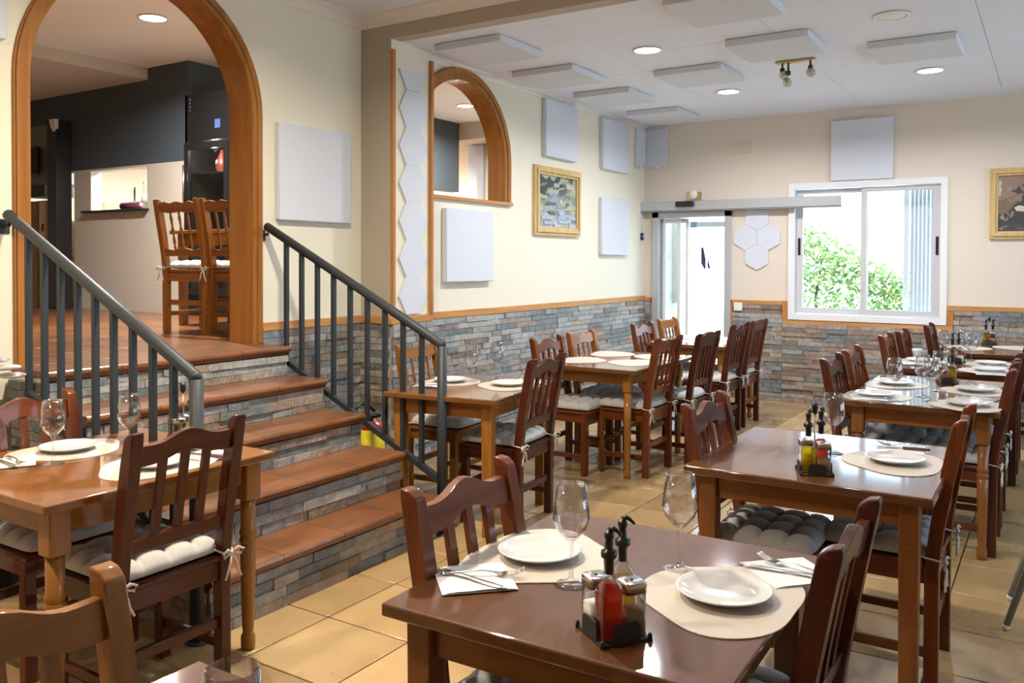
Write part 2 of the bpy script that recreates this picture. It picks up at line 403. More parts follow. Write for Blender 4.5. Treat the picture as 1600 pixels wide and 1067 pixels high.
for i, (a, b) in enumerate(WIN_R):
    w = struct('window_%d' % (i+2), g=G().holed([(a, .9), (a, 2.4), (b, 2.4), (b, .9)], [[(a+.06, .96), (a+.06, 2.34), ((a+b)/2-.03, 2.34), ((a+b)/2-.03, .96)], [((a+b)/2+.03, .96), ((a+b)/2+.03, 2.34), (b-.06, 2.34), (b-.06, .96)]], 'x', XR+.02, XR+.08), m=ALU)
    G().box((XR+.045, a+.06, .96), (XR+.051, b-.06, 2.34)).obj('pane', PANE, w)
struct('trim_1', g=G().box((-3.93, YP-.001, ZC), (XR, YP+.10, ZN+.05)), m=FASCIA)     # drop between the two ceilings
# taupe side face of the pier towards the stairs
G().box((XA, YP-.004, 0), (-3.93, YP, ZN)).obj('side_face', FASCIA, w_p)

# ceilings: low ceiling of separate boards, high near ceiling
cl = struct('ceiling', g=G().box((-4.1, YP+.10, ZC+.012), (XR, YB+.05, ZC+.1)), m=CEIL)
bw, bl = 1.2, .6
bm_ = G().box((-bw/2+.0015, -bl/2+.0015, 0), (bw/2-.0015, bl/2-.0015, .012), .0015).mesh('board', CEIL)
for i in range(5):
    for j in range(8):
        x, y = -4.02+.6+i*1.2, 4.69+.3+j*.6
        if x+bw/2 > XR+.3: continue
        x_ = x + (0 if j % 2 == 0 else 0)
        if y+.3 < YB: link('board', bm_, cl, (x_, y, ZC))
G().box((-4.02, 8.8915, ZC), (XR, YB, ZC+.012)).obj('edge_board', CEIL, cl)
cn = struct('ceiling', g=G().box((-4.4, YF-.1, ZN+.012), (XR+.1, YP, ZN+.1)), m=CEIL)
for i in range(5):
    for j in range(12):
        x, y = XA+.6+i*1.2, YP-.3-j*.6
        if y < YF: continue
        link('board', bm_, cn, (x, y, ZN))
def crown(name, pts, h=.07, dd=.06, inside=1):
    """cove moulding swept along horizontal points at ceiling height (x, y, z, nx, ny)"""
    prof = [(0, 0), (dd, 0), (dd, -.012), (dd*.75, -.018), (dd*.45, -h*.45), (dd*.2, -h*.75), (.008, -h), (0, -h)]
    g = G()
    for (x0, y0, x1, y1, z, nx, ny) in pts:
        A = [g.bm.verts.new((x0+nx*p, y0+ny*p, z+q)) for p, q in prof]; B = [g.bm.verts.new((x1+nx*p, y1+ny*p, z+q)) for p, q in prof]
        fs = [g.bm.faces.new((A[i], A[i+1], B[i+1], B[i])) for i in range(len(prof)-1)]+[g.bm.faces.new(A), g.bm.faces.new(B)]
        g._f(fs)
    return struct(name, g=g, m=CROWN)
crown('trim_2', [(XA, YF, XA, YP, ZN, 1, 0), (XA, YP, XR, YP, ZN, 0, -1)], .075, .09)
crown('trim_3', [(XW, 5.02, XW, YB, ZC, 1, 0)], .045, .05)


# wooden rails on the wainscot
g = G(); g.box((XW, 5.02, 1.03), (XW+.022, YB, WZ+.005), .004); struct('trim_5', g=g, m=TRIMW)
g = G(); g.box((XA, 3.662, 1.03), (XA+.022, YP-.004, WZ+.005), .004); g.box((-3.93, YP-.02, 1.03), (-3.908, 5.03, WZ+.005), .004); struct('trim_6', g=g, m=TRIMW)
g = G(); g.box((XA+.02, YP-.026, 1.03), (-3.91, YP-.004, WZ+.005), .004); struct('trim_7', g=g, m=TRIMX)
g = G(); yb = YB-.022
g.box((XW+.02, yb, 1.02), (-3.91, YB, 1.065), .003); g.box((-2.99, yb, 1.02), (-2.43, YB, 1.065), .003)
g.box((-2.43, yb, .825), (-.82, YB, .872), .003); g.box((-.865, yb, 1.02), (XR, YB, 1.065), .003)
struct('trim_8', g=g, m=TRIMX)
g = G(); g.box((-2.43, yb, .872), (-2.37, YB, 1.065), .003); g.box((-.872, yb, .872), (-.815, YB, 1.02), .003)
g.box((-3.02, yb, 0), (-2.97, YB, 1.06), .003); g.box((-3.93, yb, 0), (-3.885, YB, 1.06), .003)
struct('trim_9', g=g, m=TRIMZ)
g = G(); g.box((-3.93, YP-.012, WZ), (-3.905, YP+.022, 2.955), .004); g.box((-3.93, 5.0, WZ), (-3.90, 5.03, 2.955), .004)
struct('trim_10', g=g, m=TRIMZ)

# arch casings
def casing(name, c, z0, xf, depth, wdt, sill, m):
    cy, cz, rr = c; g = G()
    def band(r0, r1, xa, xb):
        inn = [(cy+r0, z0)]+arc(cy, cz, r0)+[(cy-r0, z0)]; out = [(cy+r1, z0)]+arc(cy, cz, r1)+[(cy-r1, z0)]
        g.prism(inn+out[::-1], 'x', xa, xb)
    band(rr, rr+.022, xf+.012, xf-depth)           # lining through the wall
    band(rr+.004, rr+wdt, xf+.018, xf)              # casing on the face
    band(rr+wdt*.45, rr+wdt*.9, xf+.027, xf+.016)
    band(rr, rr+wdt, xf-depth-.018, xf-depth)
    o = struct(name, g=g, m=m)
    if sill: G().box((xf+.035, cy-rr-wdt-.01, z0-.028), (xf-depth-.03, cy+rr+wdt+.015, z0), .004).obj('sill', TRIMW, o)
    return o
casing('trim_11', ARC, ZL, XA, .18, .08, False, ARCH)
casing('trim_12', SAR, 1.985, XW, .14, .10, True, ARCH)

# ---------------------------------------------------------------- ledger stone
stone_mes = {}
def stone_mesh(mi, proud):
    k = (mi, proud)
    if k not in stone_mes:
        # unit stone: width 1 along local x, height 1 along z, front at -y
        q = .5
        f = .006+proud*.004
        g = G(); g.hexa([(-q, 0, -q), (q, 0, -q), (q, .02, -q), (-q, .02, -q)], [(-q, 0, q), (q, 0, q), (q, .02, q), (-q, .02, q)])
        bm = g.bm
        vs = [bm.verts.new((sx*.496, -f+random.uniform(-.002, .002), sz*.475)) for sx, sz in ((-1, -1), (1, -1), (1, 1), (-1, 1))]
        back = [v for v in bm.verts if abs(v.co.y) < 1e-6]
        back.sort(key=lambda v: (v.co.z, v.co.x)); o4 = [back[0], back[1], back[3], back[2]]
        for f_ in list(bm.faces):
            if all(abs(v.co.y) < 1e-6 for v in f_.verts): bm.faces.remove(f_)
        for i in range(4): bm.faces.new((o4[i], o4[(i+1) % 4], vs[(i+1) % 4], vs[i]))
        bm.faces.new(vs)
        stone_mes[k] = g.mesh('stone', ST[mi])
    return stone_mes[k]
STW = [5, 5, 4, 4, 2, 2]
def ledger(parent, origin, ux, uz, n, length, height, rowh=.046, budget=300, clip=None, order=None, wts=STW):
    """rows of stones on a plane; origin lower-left, ux along, n outward normal"""
    origin, ux, uz, n = Vector(origin), Vector(ux), Vector(uz), Vector(n)
    rng = random.Random(int(abs(origin.x*1000+origin.y*77+origin.z*13)))
    rows = max(1, round(height/rowh)); rh = height/rows
    L = []
    for rrow in range(rows):
        s = -rng.uniform(0, .12)
        while s < length:
            w = rng.choice((.14, .20, .26, .32, .40)); a, b = max(s, 0), min(s+w, length); s += w
            if b-a < .02: continue
            z0, z1 = rrow*rh, (rrow+1)*rh
            if clip and not clip(a, b, z0, z1): continue
            L.append((a, b, z0, z1, rng.choices(range(6), wts)[0], rng.randrange(4)))
    if order: L.sort(key=order)
    R = Matrix((ux, -n, uz)).transposed().to_4x4()
    bulk = []
    for k, (a, b, z0, z1, mi, pr_) in enumerate(L):
        c = origin+ux*((a+b)/2)+uz*((z0+z1)/2)+n*.008
        if k < budget:
            o = link('stone', stone_mesh(mi, pr_), parent)
            o.matrix_parent_inverse = Matrix.Identity(4)
            o.matrix_local = Matrix.Translation(c) @ R @ Matrix.Diagonal((b-a-.0015, 1, z1-z0-.001, 1))
        else: bulk.append((c, b-a, z1-z0, mi, pr_))
    if bulk:
        g = G()
        for c, w, h, mi, pr_ in bulk:
            g.mi = mi; f = .006+pr_*.004
            Mx = Matrix.Translation(c) @ R
            g.hexa([Mx @ Vector(p) for p in ((-w/2+.003, -f, -h/2+.003), (w/2-.003, -f, -h/2+.003), (w/2-.001, .02, -h/2+.001), (-w/2+.001, .02, -h/2+.001))],
                   [Mx @ Vector(p) for p in ((-w/2+.003, -f, h/2-.003), (w/2-.003, -f, h/2-.003), (w/2-.001, .02, h/2-.001), (-w/2+.001, .02, h/2-.001))])
        o = g.obj('stone', ST, parent); o['kind'] = 'stuff'
def seam(parent, a, b): G().box(a, b).obj('stone_bed', STONEJ, parent)
X, Y, Z = (1, 0, 0), (0, 1, 0), (0, 0, 1)
ledger(w_l, (XW, 5.02, .0), Y, Z, X, YB-5.02, 1.03, .0466, 300, order=lambda q: q[0]-.9*q[2], wts=[5, 4, 2, 1, 8, 2])  # extra pale stones put the daylight on this wall into the mix
BW = [3, 3, 5, 6, 1, 4]; RH = 1.02/22
ledger(w_b, (-2.97, YB, 0), X, Z, (0, -1, 0), .54, 1.02, RH, 90, wts=BW)
ledger(w_b, (-2.43, YB, 0), X, Z, (0, -1, 0), 1.615, RH*18, RH, 140, order=lambda q: -q[2], wts=BW)
ledger(w_b, (-.815, YB, 0), X, Z, (0, -1, 0), 1.3, 1.02, RH, 70, order=lambda q: -q[2] if q[0] < .7 else 5, wts=BW)
ledger(w_b, (-4.0, YB, 0), X, Z, (0, -1, 0), .08, 1.02)
ledger(w_st, (XA, 3.66, 0), Y, Z, X, YP-3.66-.005, 1.03, .0466, 120)
ledger(w_p, (XA+.01, YP-.004, 0), X, Z, (0, -1, 0), .265, 1.03, .0466, 80)
ledger(w_p, (-3.93, YP, 0), Y, Z, X, .44, 1.03, .0466, 90, wts=[5, 4, 2, 1, 8, 2])  # same pale mix, for daylight on this face of the pier

# ---------------------------------------------------------------- stairs
st = struct('stairs')
SY0, SY1 = 2.15, 3.60
noses = [(-3.88, .96), (-3.575, .787), (-3.28, .61), (-2.99, .43), (-2.74, .23)]
g = G()
for k, (nx, z) in enumerate(noses):
    g.box((XA+.001, SY0, 0), (nx-.045, SY1, z-.03))
g.obj('step_core', STONEJ, st)
G().box((-3.925, SY0-.006, 0), (XA+.002, SY0, .925)).obj('side_panel', WALL, st)
prevx = XA
for k, (nx, z) in enumerate(noses):
    nt_ = 4; wy = (SY1-SY0+.02)/nt_
    for q in range(nt_):
        y0 = SY0-.01+q*wy
        pf = [(prevx if k else XA+.001, z-.03), (nx-.012, z-.03), (nx-.002, z-.024), (nx, z-.015), (nx-.004, z-.004), (nx-.014, z), (prevx if k else XA+.001, z)]
        gt = G(); gt.prism(pf, 'y', y0+.0015, y0+wy-.0015); gt.obj('tread_tile', TERRA, st)
        # moulding under the nose
    gm = G(); gm.prism([(nx-.05, z-.031), (nx-.016, z-.031), (nx-.02, z-.044), (nx-.034, z-.052), (nx-.05, z-.052)], 'y', SY0-.008, SY1+.008); gm.obj('nosing', TERRA, st)
    zb = noses[k+1][1] if k < 4 else 0
    ledger(st, (nx-.043, SY0, zb), Y, Z, X, SY1-SY0, z-.052-zb, .046, 60)
    ledger(st, (prevx+.0 if k else XA+.01, SY0-.006, 0), X, Z, (0, -1, 0), (nx-.045)-(prevx if k else XA+.01), z-.052, .046, 40)
    prevx = nx-.045

# railings
def railing(label, yy, back):
    t = thing('stair_railing', label, 'railing', (-2.78, yy, 0))
    ox, oy = -2.78, yy
    def P(x, z, dy=0): return (x-ox, dy, z)
    sl = (1.690-1.035)/(-4.16+2.80)
    g = G(); g.tube([P(-4.16, 1.690), P(-2.80, 1.035), P(-2.785, 1.0)], .026, 10); g.sphere(P(-2.79, 1.028), .026, 10, 6); g.obj('handrail', IRON, t)
    G().tube([P(-2.785, 1.02), P(-2.785, 0.0)], .0275, 10).obj('post', IRON, t)
    g = G(); g.tube([P(-4.0, .868), P(-2.785, .285)], .022, square=True); g.obj('lower_rail', IRON, t)
    for k in range(9):
        x = -3.985+k*.1325
        zt = 1.690+sl*(x+4.16)-.012; zb = .868+(x+4.0)*(-.583/1.215)
        G().tube([P(x, zb), P(x, zt)], .0135*1.25, square=True).obj('baluster', IRON, t)
    g = G(); g.box(P(XA+.001, 1.60, -.03), P(XA+.008, 1.67, .03), .002); g.tube([P(XA+.004, 1.635), P(-4.15, 1.64), P(-4.14, 1.675)], .009, 8)
    g.obj('wall_bracket', IRON, t)
    g = G(); g.lathe([(.045, 0), (.045, .006), (.03, .01)], 14); g.obj('base_plate', IRON, t)
    return t
railing('dark iron railing on the near left side of the steps', 2.105, False)
railing('dark iron railing on the far right side of the steps', 3.665, True)

# ---------------------------------------------------------------- back door, window, wall fittings
dr = struct('door_1')
g = G(); yd = YB-.03
g.box((-3.91, yd, 0), (-3.83, YB+.12, 2.035), .003); g.box((-3.06, yd, 0), (-2.985, YB+.12, 2.035), .003); g.box((-3.91, yd, 1.975), (-2.985, YB+.12, 2.035), .003)
g.obj('door_frame', ALUG, dr)
# sliding glass leaf, pushed half open, and side sash
for nm, xa, xb, yy in (('sliding_leaf', -3.81, -3.60, YB+.05), ('fixed_leaf', -3.83, -3.52, YB+.10)):
    g = G(); g.holed([(xa, .02), (xa, 1.97), (xb, 1.97), (xb, .02)], [[(xa+.035, .10), (xa+.035, 1.92), (xb-.035, 1.92), (xb-.035, .10)]], 'y', yy, yy+.035); l = g.obj(nm, ALU, dr)
    G().box((xa+.035, yy+.014, .10), (xb-.035, yy+.02, 1.92)).obj('pane', PANE, l)
G().box((-3.79, YB+.115, .1), (-3.02, YB+.121, 1.97)).obj('pane', PANE, dr)
g = G(); g.mi = 0
g.prism([(-3.372, 1.64), (-3.345, 1.635), (-3.318, 1.50), (-3.318, 1.40), (-3.335, 1.395), (-3.372, 1.46)], 'y', YB+.109, YB+.112); g.prism([(-3.295, 1.52), (-3.262, 1.40), (-3.29, 1.40), (-3.298, 1.44)], 'y', YB+.109, YB+.112)
g.obj('sticker', simple('blue_black_vinyl', (.03, .05, .12), .5), dr)
# white letters faintly printed on the fixed side light
def text(s, name, size, loc, rot, mat, parent=None, ext=.0015, align='CENTER', **tags):
    c = bpy.data.curves.new(name, 'FONT'); c.body = s; c.size = size; c.extrude = ext; c.align_x = align; c.align_y = 'CENTER'
    o = bpy.data.objects.new(name, c); o.location = loc; o.rotation_euler = rot
    dg = bpy.context.evaluated_depsgraph_get(); COL.objects.link(o); bpy.context.view_layer.update()
    me = bpy.data.meshes.new_from_object(o.evaluated_get(bpy.context.evaluated_depsgraph_get()))
    COL.objects.unlink(o); bpy.data.objects.remove(o)
    me.materials.clear(); me.materials.append(mat)
    q = link(name, me, parent, loc, rot, **tags)
    return q
text('I', 'lettering', .12, (-3.725, YB+.045, 1.52), (PI/2, 0, 0), WHITE, dr); text('B', 'lettering', .12, (-3.60, YB+.095, 1.52), (PI/2, 0, 0), WHITE, dr)
# door operator beam
t = thing('sliding_door_operator', 'long pale aluminium operator beam above the glass door', 'door operator', (-2.93, YB-.05, 2.05))
g = G(); g.box((-1.1, -.055, 0), (1.1, .05, .105), .006); g.obj('cover', ALUG, t)
g = G(); g.box((-1.1, -.056, -.012), (1.1, .04, -.001)); g.obj('track', simple('track_grey', (.3, .3, .31), .4, metal=.5), t)
g = G(); g.box((1.098, -.058, -.002), (1.104, .05, .107), .002); g.obj('end_cap', WHITE, t)
t = thing('motion_sensor', 'black motion sensor bar on the door operator', 'sensor', (-3.48, YB-.105, 2.115))
G().box((-.105, -.05, -.028), (.105, -.001, .032), .012, 2).obj('housing', BLACK, t); G().box((-.08, -.053, -.02), (.08, -.046, .0), .002).obj('lens', BLACKM, t)
t = thing('emergency_light', 'small white dome light on a brass plate over the door', 'light', (-3.42, YB, 2.21))
G().box((-.09, -.012, -.045), (.09, 0, .045), .003).obj('plate', BRASS, t); G().sphere((0, -.02, .015), .048, 14, 8, (1, .6, 1.1)).obj('dome', WHITE, t)
t = thing('access_reader', 'small dark box with a blue light left of the door', 'reader', (XW+.001, 9.06, 1.765))
G().box((0, -.03, -.04), (.02, .03, .04), .004).obj('case', BLACKM, t); G().box((.02, -.015, -.01), (.023, .015, .02)).obj('button', simple('blue_led', (.05, .08, .6), .4, emis=((.1, .15, 1), .6)), t)
G().tube([(.006, .0, .04), (.006, .0, .27)], .005, 6).obj('cable', WHITE, t)
t = thing('wall_socket', 'white wall socket on the stone right of the door', 'socket', (-2.90, YB-.03, .99))
G().box((-.045, -.012, -.045), (.045, .012, .045), .006, 2).obj('cover_plate', WHITE, t); G().box((-.02, -.016, -.02), (.02, -.01, .02), .003).obj('rocker', WHITE, t)
t = thing('blank_plate', 'cream blank junction cover high on the back wall', 'cover', (-2.885, YB, 2.72))
G().box((-.105, -.012, -.068), (.105, 0, .068), .003).obj('cover_plate', simple('ivory_plastic', (.66, .60, .50), .4), t)

wd = struct('window_1')
G().holed([(-2.37, .875), (-2.37, 2.30), (-.875, 2.30), (-.875, .875)], [[(-2.31, .935), (-2.31, 2.24), (-.935, 2.24), (-.935, .935)]], 'y', YB-.03, YB+.10).obj('window_frame', ALU, wd)
def sash(xa, xb, yy, hx_):
    s = G().holed([(xa, .94), (xa, 2.235), (xb, 2.235), (xb, .94)], [[(xa+.07, 1.0), (xa+.07, 2.185), (xb-.055, 2.185), (xb-.055, 1.0)]] if hx_ < (xa+xb)/2 else [[(xa+.055, 1.0), (xa+.055, 2.185), (xb-.07, 2.185), (xb-.07, 1.0)]], 'y', yy, yy+.03).obj('sash', simple('backlit_sash_aluminium', (.56, .56, .58), .35) if 'backlit_sash_aluminium' not in MATS else MATS['backlit_sash_aluminium'], wd)  # grey from backlight is put into the sash colour; the frame stays white
    G().box((xa+.05, yy+.012, .99), (xb-.05, yy+.017, 2.19)).obj('pane', PANE, s)
    G().box((hx_-.013, yy-.008, 1.55), (hx_+.013, yy+.001, 1.73), .005, 2).obj('handle', BLACK, s)
sash(-2.31, -1.60, YB+.045, -2.275); sash(-1.66, -.935, YB+.005, -.965)
# folded corrugated shutter outside the right pane
t = thing('folding_shutter', 'pale blue-grey corrugated shutter folded outside the window', 'shutter', (-.93, YB+.26, 0))
g = G(); g.box((-.37, 0, -.02), (-.32, .03, 2.35), .004); g.obj('end_post', simple('shutter_grey', (.66, .71, .76), .45), t)
for k in range(9):
    x = -.305+k*.036
    G().prism([(x, 0), (x+.017, .018), (x+.034, 0), (x+.034, .004), (x+.017, .022), (x, .004)], 'z', -.02, 2.35).obj('slat', MATS['shutter_grey'], t)

def hexpts(cx, cz, s, flat):
    return [(cx+s*math.cos(PI/3*k+(0 if flat else PI/6)), cz+s*math.sin(PI/3*k+(0 if flat else PI/6))) for k in range(6)]
# hexagonal felt panels
w_ = .247; s_ = .1426
for cx, cz, lb, zt in ((-2.83, 1.745, 'left hexagonal white felt panel right of the door', None), (-2.583, 1.745, 'right hexagonal white felt panel next to the window', None),
                       (-2.706, 1.531, 'lowest hexagonal white felt panel of the door group', None), (-2.706, 1.959, 'uppermost white felt hexagon, under the operator beam', 2.035)):
    p = hexpts(cx, cz, s_-.001, False)
    if zt: p = [(cx-w_/2+.001, 1.889), (cx, 1.817), (cx+w_/2-.001, 1.889), (cx+w_/2-.001, zt), (cx-w_/2+.001, zt)]
    G().prism(p, 'y', YB-.016, YB-.001).obj('felt_hexagon', FOAM, label=lb, category='acoustic panel', group='hexagons beside the door')
hs = .158; hh = .268
for k in range(7):
    z = 2.834-hh*k
    if k == 0: p = [(4.81-hs, 2.834), (4.81-hs/2, 2.702), (4.81+hs/2, 2.702), (4.81+hs, 2.834)]; lb = 'half white felt hexagon at the top of the pier column'
    else:
        zc = 2.834-hh*k; p = [(4.81+math.cos(PI/3*q)*hs, zc+math.sin(PI/3*q)*hh/2*1/.8660) for q in range(6)]
        lb = ['', 'second white felt hexagon from the top of the pier', 'third white felt hexagon from the top of the pier', 'fourth white felt hexagon from the top of the pier',
              'fifth white felt hexagon from the top of the pier', 'sixth white felt hexagon from the top of the pier', 'lowest white felt hexagon on the pier, just above the stone'][k]
        p = [(a, max(b, 1.088)) for a, b in p]
    G().prism(p, 'x', -3.929, -3.915, bev=.0015).obj('felt_hexagon', FOAM, label=lb, category='acoustic panel', group='hexagons up the pier')
# corner hexagon strips by the ceiling
for kk, (p, ax, a, b, lb) in enumerate(((([(-4.0, 2.985), (-3.735, 2.985), (-3.735, 2.52), (-3.80, 2.575), (-3.868, 2.53), (-3.935, 2.575), (-4.0, 2.53)]), 'y', YB-.03, YB-.001, 'notched white felt panel high in the corner, on the back wall'),
                             (([(9.10, 2.975), (8.85, 2.975), (8.85, 2.53), (8.91, 2.58), (8.975, 2.53), (9.04, 2.58), (9.10, 2.53)]), 'x', XW+.001, XW+.028, 'notched white felt panel high in the corner, on the left wall'))):
    G().prism(p, ax, a, b).obj('sound_absorber', FOAM, label=lb, category='acoustic panel')
def felt(label, axis, a0, a1, z0, z1, face, th, group):
    """padded square wall panel"""
    g = G()
    if axis == 'x': g.box((face+.001, a0, z0), (face+th, a1, z1), .008, 2)
    elif axis == 'y': g.box((a0, face-th, z0), (a1, face-.001, z1), .008, 2)
    return g.obj('sound_absorber', FOAM, label=label, category='acoustic panel', group=group)
gw = 'square acoustic panels on the walls'
felt('tall white acoustic panel above the landscape picture, touching the ceiling', 'x', 6.80, 7.42, 2.45, 2.98, XW, .05, gw)
felt('white acoustic panel near the corner, touching the ceiling', 'x', 7.98, 8.62, 2.443, 2.98, XW, .05, gw)
felt('white acoustic panel right of the landscape picture at eye height', 'x', 7.97, 8.62, 1.545, 2.15, XW, .045, gw)
felt('white acoustic panel under the small arch', 'x', 5.28, 5.935, 1.31, 1.89, XW, .05, gw)
felt('white acoustic panel right of the large arch above the railing', 'x', 3.775, 4.43, 1.735, 2.36, XA, .045, gw)
felt('white acoustic panel left of the large arch at the picture edge', 'x', 1.35, 2.11, 2.51, 3.1, XA, .045, gw)
felt('grey acoustic panel above the window on the back wall', 'y', -1.95, -1.36, 2.305, 2.92, YB, .045, gw)
cp = [(-3.77, 5.89, 'ceiling panel nearest the small arch'), (-3.765, 6.93, 'ceiling panel above the landscape picture'), (-3.76, 8.07, 'ceiling panel nearest the corner by the door'),
      (-2.77, 6.46, 'ceiling panel between two lit downlights'), (-1.965, 5.83, 'ceiling panel just before the spotlight cluster'), (-1.14, 6.42, 'ceiling panel nearest the right downlight'),
      (-1.965, 4.70, 'ceiling panel at the top edge of the picture'), (-3.77, 4.86, 'ceiling panel beside the pier top')]
pm = G().box((0, 0, 0), (.565, .57, .05), .006, 2).mesh('sound_absorber', FOAM)
for x, y, lb in cp:
    link('sound_absorber', pm, None, (x, y, ZC-.052), label='square white acoustic '+lb, category='acoustic panel', group='square acoustic panels on the ceiling')

# pictures
def painting(name, label, axis, a0, a1, z0, z1, face, fw, mat):
    cx, cz = (a0+a1)/2, (z0+z1)/2; w, h = a1-a0, z1-z0
    t = thing(name, label, 'picture', (face+.001, cx, cz) if axis == 'x' else (cx, face-.001, cz), PI/2 if axis == 'x' else 0)
    g = G()
    for k, (o0, o1, dd) in enumerate(((0, .35, .03), (.35, .7, .045), (.7, 1, .028))):
        i0, i1 = fw*o0, fw*o1
        g.holed([(-w/2+i0, -h/2+i0), (-w/2+i0, h/2-i0), (w/2-i0, h/2-i0), (w/2-i0, -h/2+i0)], [[(-w/2+i1, -h/2+i1), (-w/2+i1, h/2-i1), (w/2-i1, h/2-i1), (w/2-i1, -h/2+i1)]], 'y', 0, -dd)
    g.obj('frame', GOLDF, t); G().box((-w/2+fw-.002, -.012, -h/2+fw-.002), (w/2-fw+.002, -.002, h/2-fw+.002)).obj('canvas', mat, t)
def canvas(name, stops, sc, thr=None, dist=.6, grad=0):
    m, nt, b = nodes_mat(name); tc = N(nt, 'ShaderNodeTexCoord'); n = N(nt, 'ShaderNodeTexVoronoi'); n.inputs['Scale'].default_value = sc
    n0 = N(nt, 'ShaderNodeTexNoise'); n0.inputs['Scale'].default_value = sc*.6; n0.inputs['Detail'].default_value = 5
    nt.links.new(tc.outputs['Object'], n0.inputs['Vector'])
    mx = N(nt, 'ShaderNodeMix', data_type='RGBA'); mx.inputs[0].default_value = dist
    nt.links.new(tc.outputs['Object'], mx.inputs[6]); nt.links.new(n0.outputs[1], mx.inputs[7]); nt.links.new(mx.outputs[2], n.inputs['Vector'])
    sx = N(nt, 'ShaderNodeSeparateXYZ'); nt.links.new(tc.outputs['Object'], sx.inputs[0])
    sc_ = N(nt, 'ShaderNodeSeparateColor'); nt.links.new(n.outputs['Color'], sc_.inputs[0])
    ad = N(nt, 'ShaderNodeMath', operation='MULTIPLY_ADD'); ad.inputs[1].default_value = grad
    nt.links.new(sx.outputs[2], ad.inputs[0]); nt.links.new(sc_.outputs[0], ad.inputs[2])
    cr = N(nt, 'ShaderNodeValToRGB'); e = cr.color_ramp.elements
    while len(e) < len(stops): e.new(.5)
    for q, (p, c) in zip(e, stops): q.position = p; q.color = (*c, 1)
    nt.links.new(ad.outputs[0], cr.inputs[0]); nt.links.new(cr.outputs[0], b.inputs['Base Color']); b.inputs['Roughness'].default_value = .45
    return m
painting('framed_picture', 'gold framed grey-green hillside village picture on the left wall', 'x', 6.64, 7.52, 1.72, 2.36, XW, .08,
         canvas('village_painting', [(0, (.40, .48, .60)), (.22, (.20, .24, .24)), (.40, (.44, .46, .34)), (.60, (.30, .33, .26)), (.75, (.46, .47, .34)), (.9, (.13, .15, .14)), (1, (.05, .06, .06))], 9, grad=1.2, dist=.35))
painting('framed_picture', 'gold framed dark still life picture on the back wall at right', 'y', -.525, .36, 1.70, 2.355, YB, .07,
         canvas('still_life_painting', [(0, (.05, .05, .055)), (.45, (.07, .065, .06)), (.7, (.12, .09, .075)), (.86, (.32, .22, .16)), (1, (.62, .56, .42))], 7, dist=.5))

def patches(parent, w, h, fw, polys):
    for k, (col, pts) in enumerate(polys):
        nm = 'paint_%d_%d_%d' % tuple(int(c*1000) for c in col)
        m = MATS.get(nm) or simple(nm, col, .5, var=.25, vscale=25)
        W_, H_ = w-2*fw, h-2*fw
        G().prism([((x-.5)*W_, (z-.5)*H_) for x, z in pts], 'y', -.0126-.0003*(k+1), -.0115).obj('painted_shape', m, parent)
pics = [o for o in COL.objects if o.name.startswith('framed_picture')]
rg = random.Random(5); pl = []
OL = [(.38, .40, .27), (.30, .32, .22), (.46, .47, .34), (.34, .38, .33), (.20, .23, .22), (.10, .12, .13)]
for k in range(34):
    z = .95-k*.028; x = rg.uniform(.02, .8); w = rg.uniform(.12, .26); hh_ = rg.uniform(.05, .11); sk = rg.uniform(-.05, .07)
    pl.append((OL[k*7 % 6] if z > .3 else ((.42, .48, .52) if k % 2 else (.36, .42, .50)), [(x, z-hh_), (min(.99, x+w), z-hh_+sk*.5), (min(.99, x+w+sk), min(.99, z+sk*.5)), (max(.01, x+sk), min(.98, z))]))
patches(pics[0], .88, .64, .08, pl)
patches(pics[1], .885, .655, .07, [((.20, .13, .10), [(.0, .30), (.10, .34), (.20, .52), (.28, .66), (.24, .68), (.10, .60), (.0, .56)]), ((.26, .17, .13), [(.10, .56), (.27, .68), (.24, .58), (.13, .50)]),
    ((.62, .58, .42), [(.17, .42), (.20, .36), (.38, .33), (.40, .38), (.36, .42), (.22, .46)]), ((.66, .62, .48), [(.33, .40), (.38, .36), (.45, .46), (.46, .52), (.42, .53), (.38, .50)]), ((.40, .38, .24), [(.36, .31), (.55, .34), (.56, .37), (.38, .34)])])

# ceiling lamps
def downlight(x, y, z, label, on, rad=.095, power=30, col=(1, .97, 1)):
    t = thing('downlight', label, 'ceiling light', (x, y, z), 0, 'round recessed downlights')
    G().lathe([(rad, -.001), (rad+.012, -.004), (rad+.014, -.010), (rad-.002, -.012), (rad-.004, -.001)], 28).obj('rim', WHITE, t)
    G().lathe([(rad-.004, -.0015), (rad-.004, -.009), (0, -.010)], 28).obj('diffuser', LAMPON if on else LAMPOFF, t)
    if on:
        l = bpy.data.lights.new('bulb', 'AREA'); l.shape = 'DISK'; l.size = rad*1.8; l.energy = power; l.color = col; l.spread = math.radians(160)
        o = bpy.data.objects.new('bulb', l); COL.objects.link(o); o.parent = t; o.location = (0, 0, -.016)
    return t
downlight(-2.535, 5.80, ZC, 'lit round downlight nearer the camera, left of the ceiling', True)
downlight(-2.525, 7.60, ZC, 'lit round downlight nearest the glass door', True)
downlight(-.885, 5.80, ZC, 'unlit round downlight at the top right of the ceiling', False)
downlight(-.870, 7.61, ZC, 'lit round downlight at the right, above the window', True)
downlight(-5.927, 4.094, ZU, 'lit round downlight in the upper room behind the large arch', True, .10, 120, (1, .93, .86))
downlight(-6.04, 8.40, ZU, 'lit warm downlight seen through the small arch', True, .10, 110, (1, .94, .86))
downlight(-2.5, 2.6, ZN, 'lit downlight over the near left tables', True, power=72, col=(1, .88, .68))
downlight(-.8, 2.6, ZN, 'lit downlight over the near right tables', True, power=10)
downlight(-2.5, .4, ZN, 'lit downlight above the nearest left chair', True, power=50, col=(1, .78, .58))
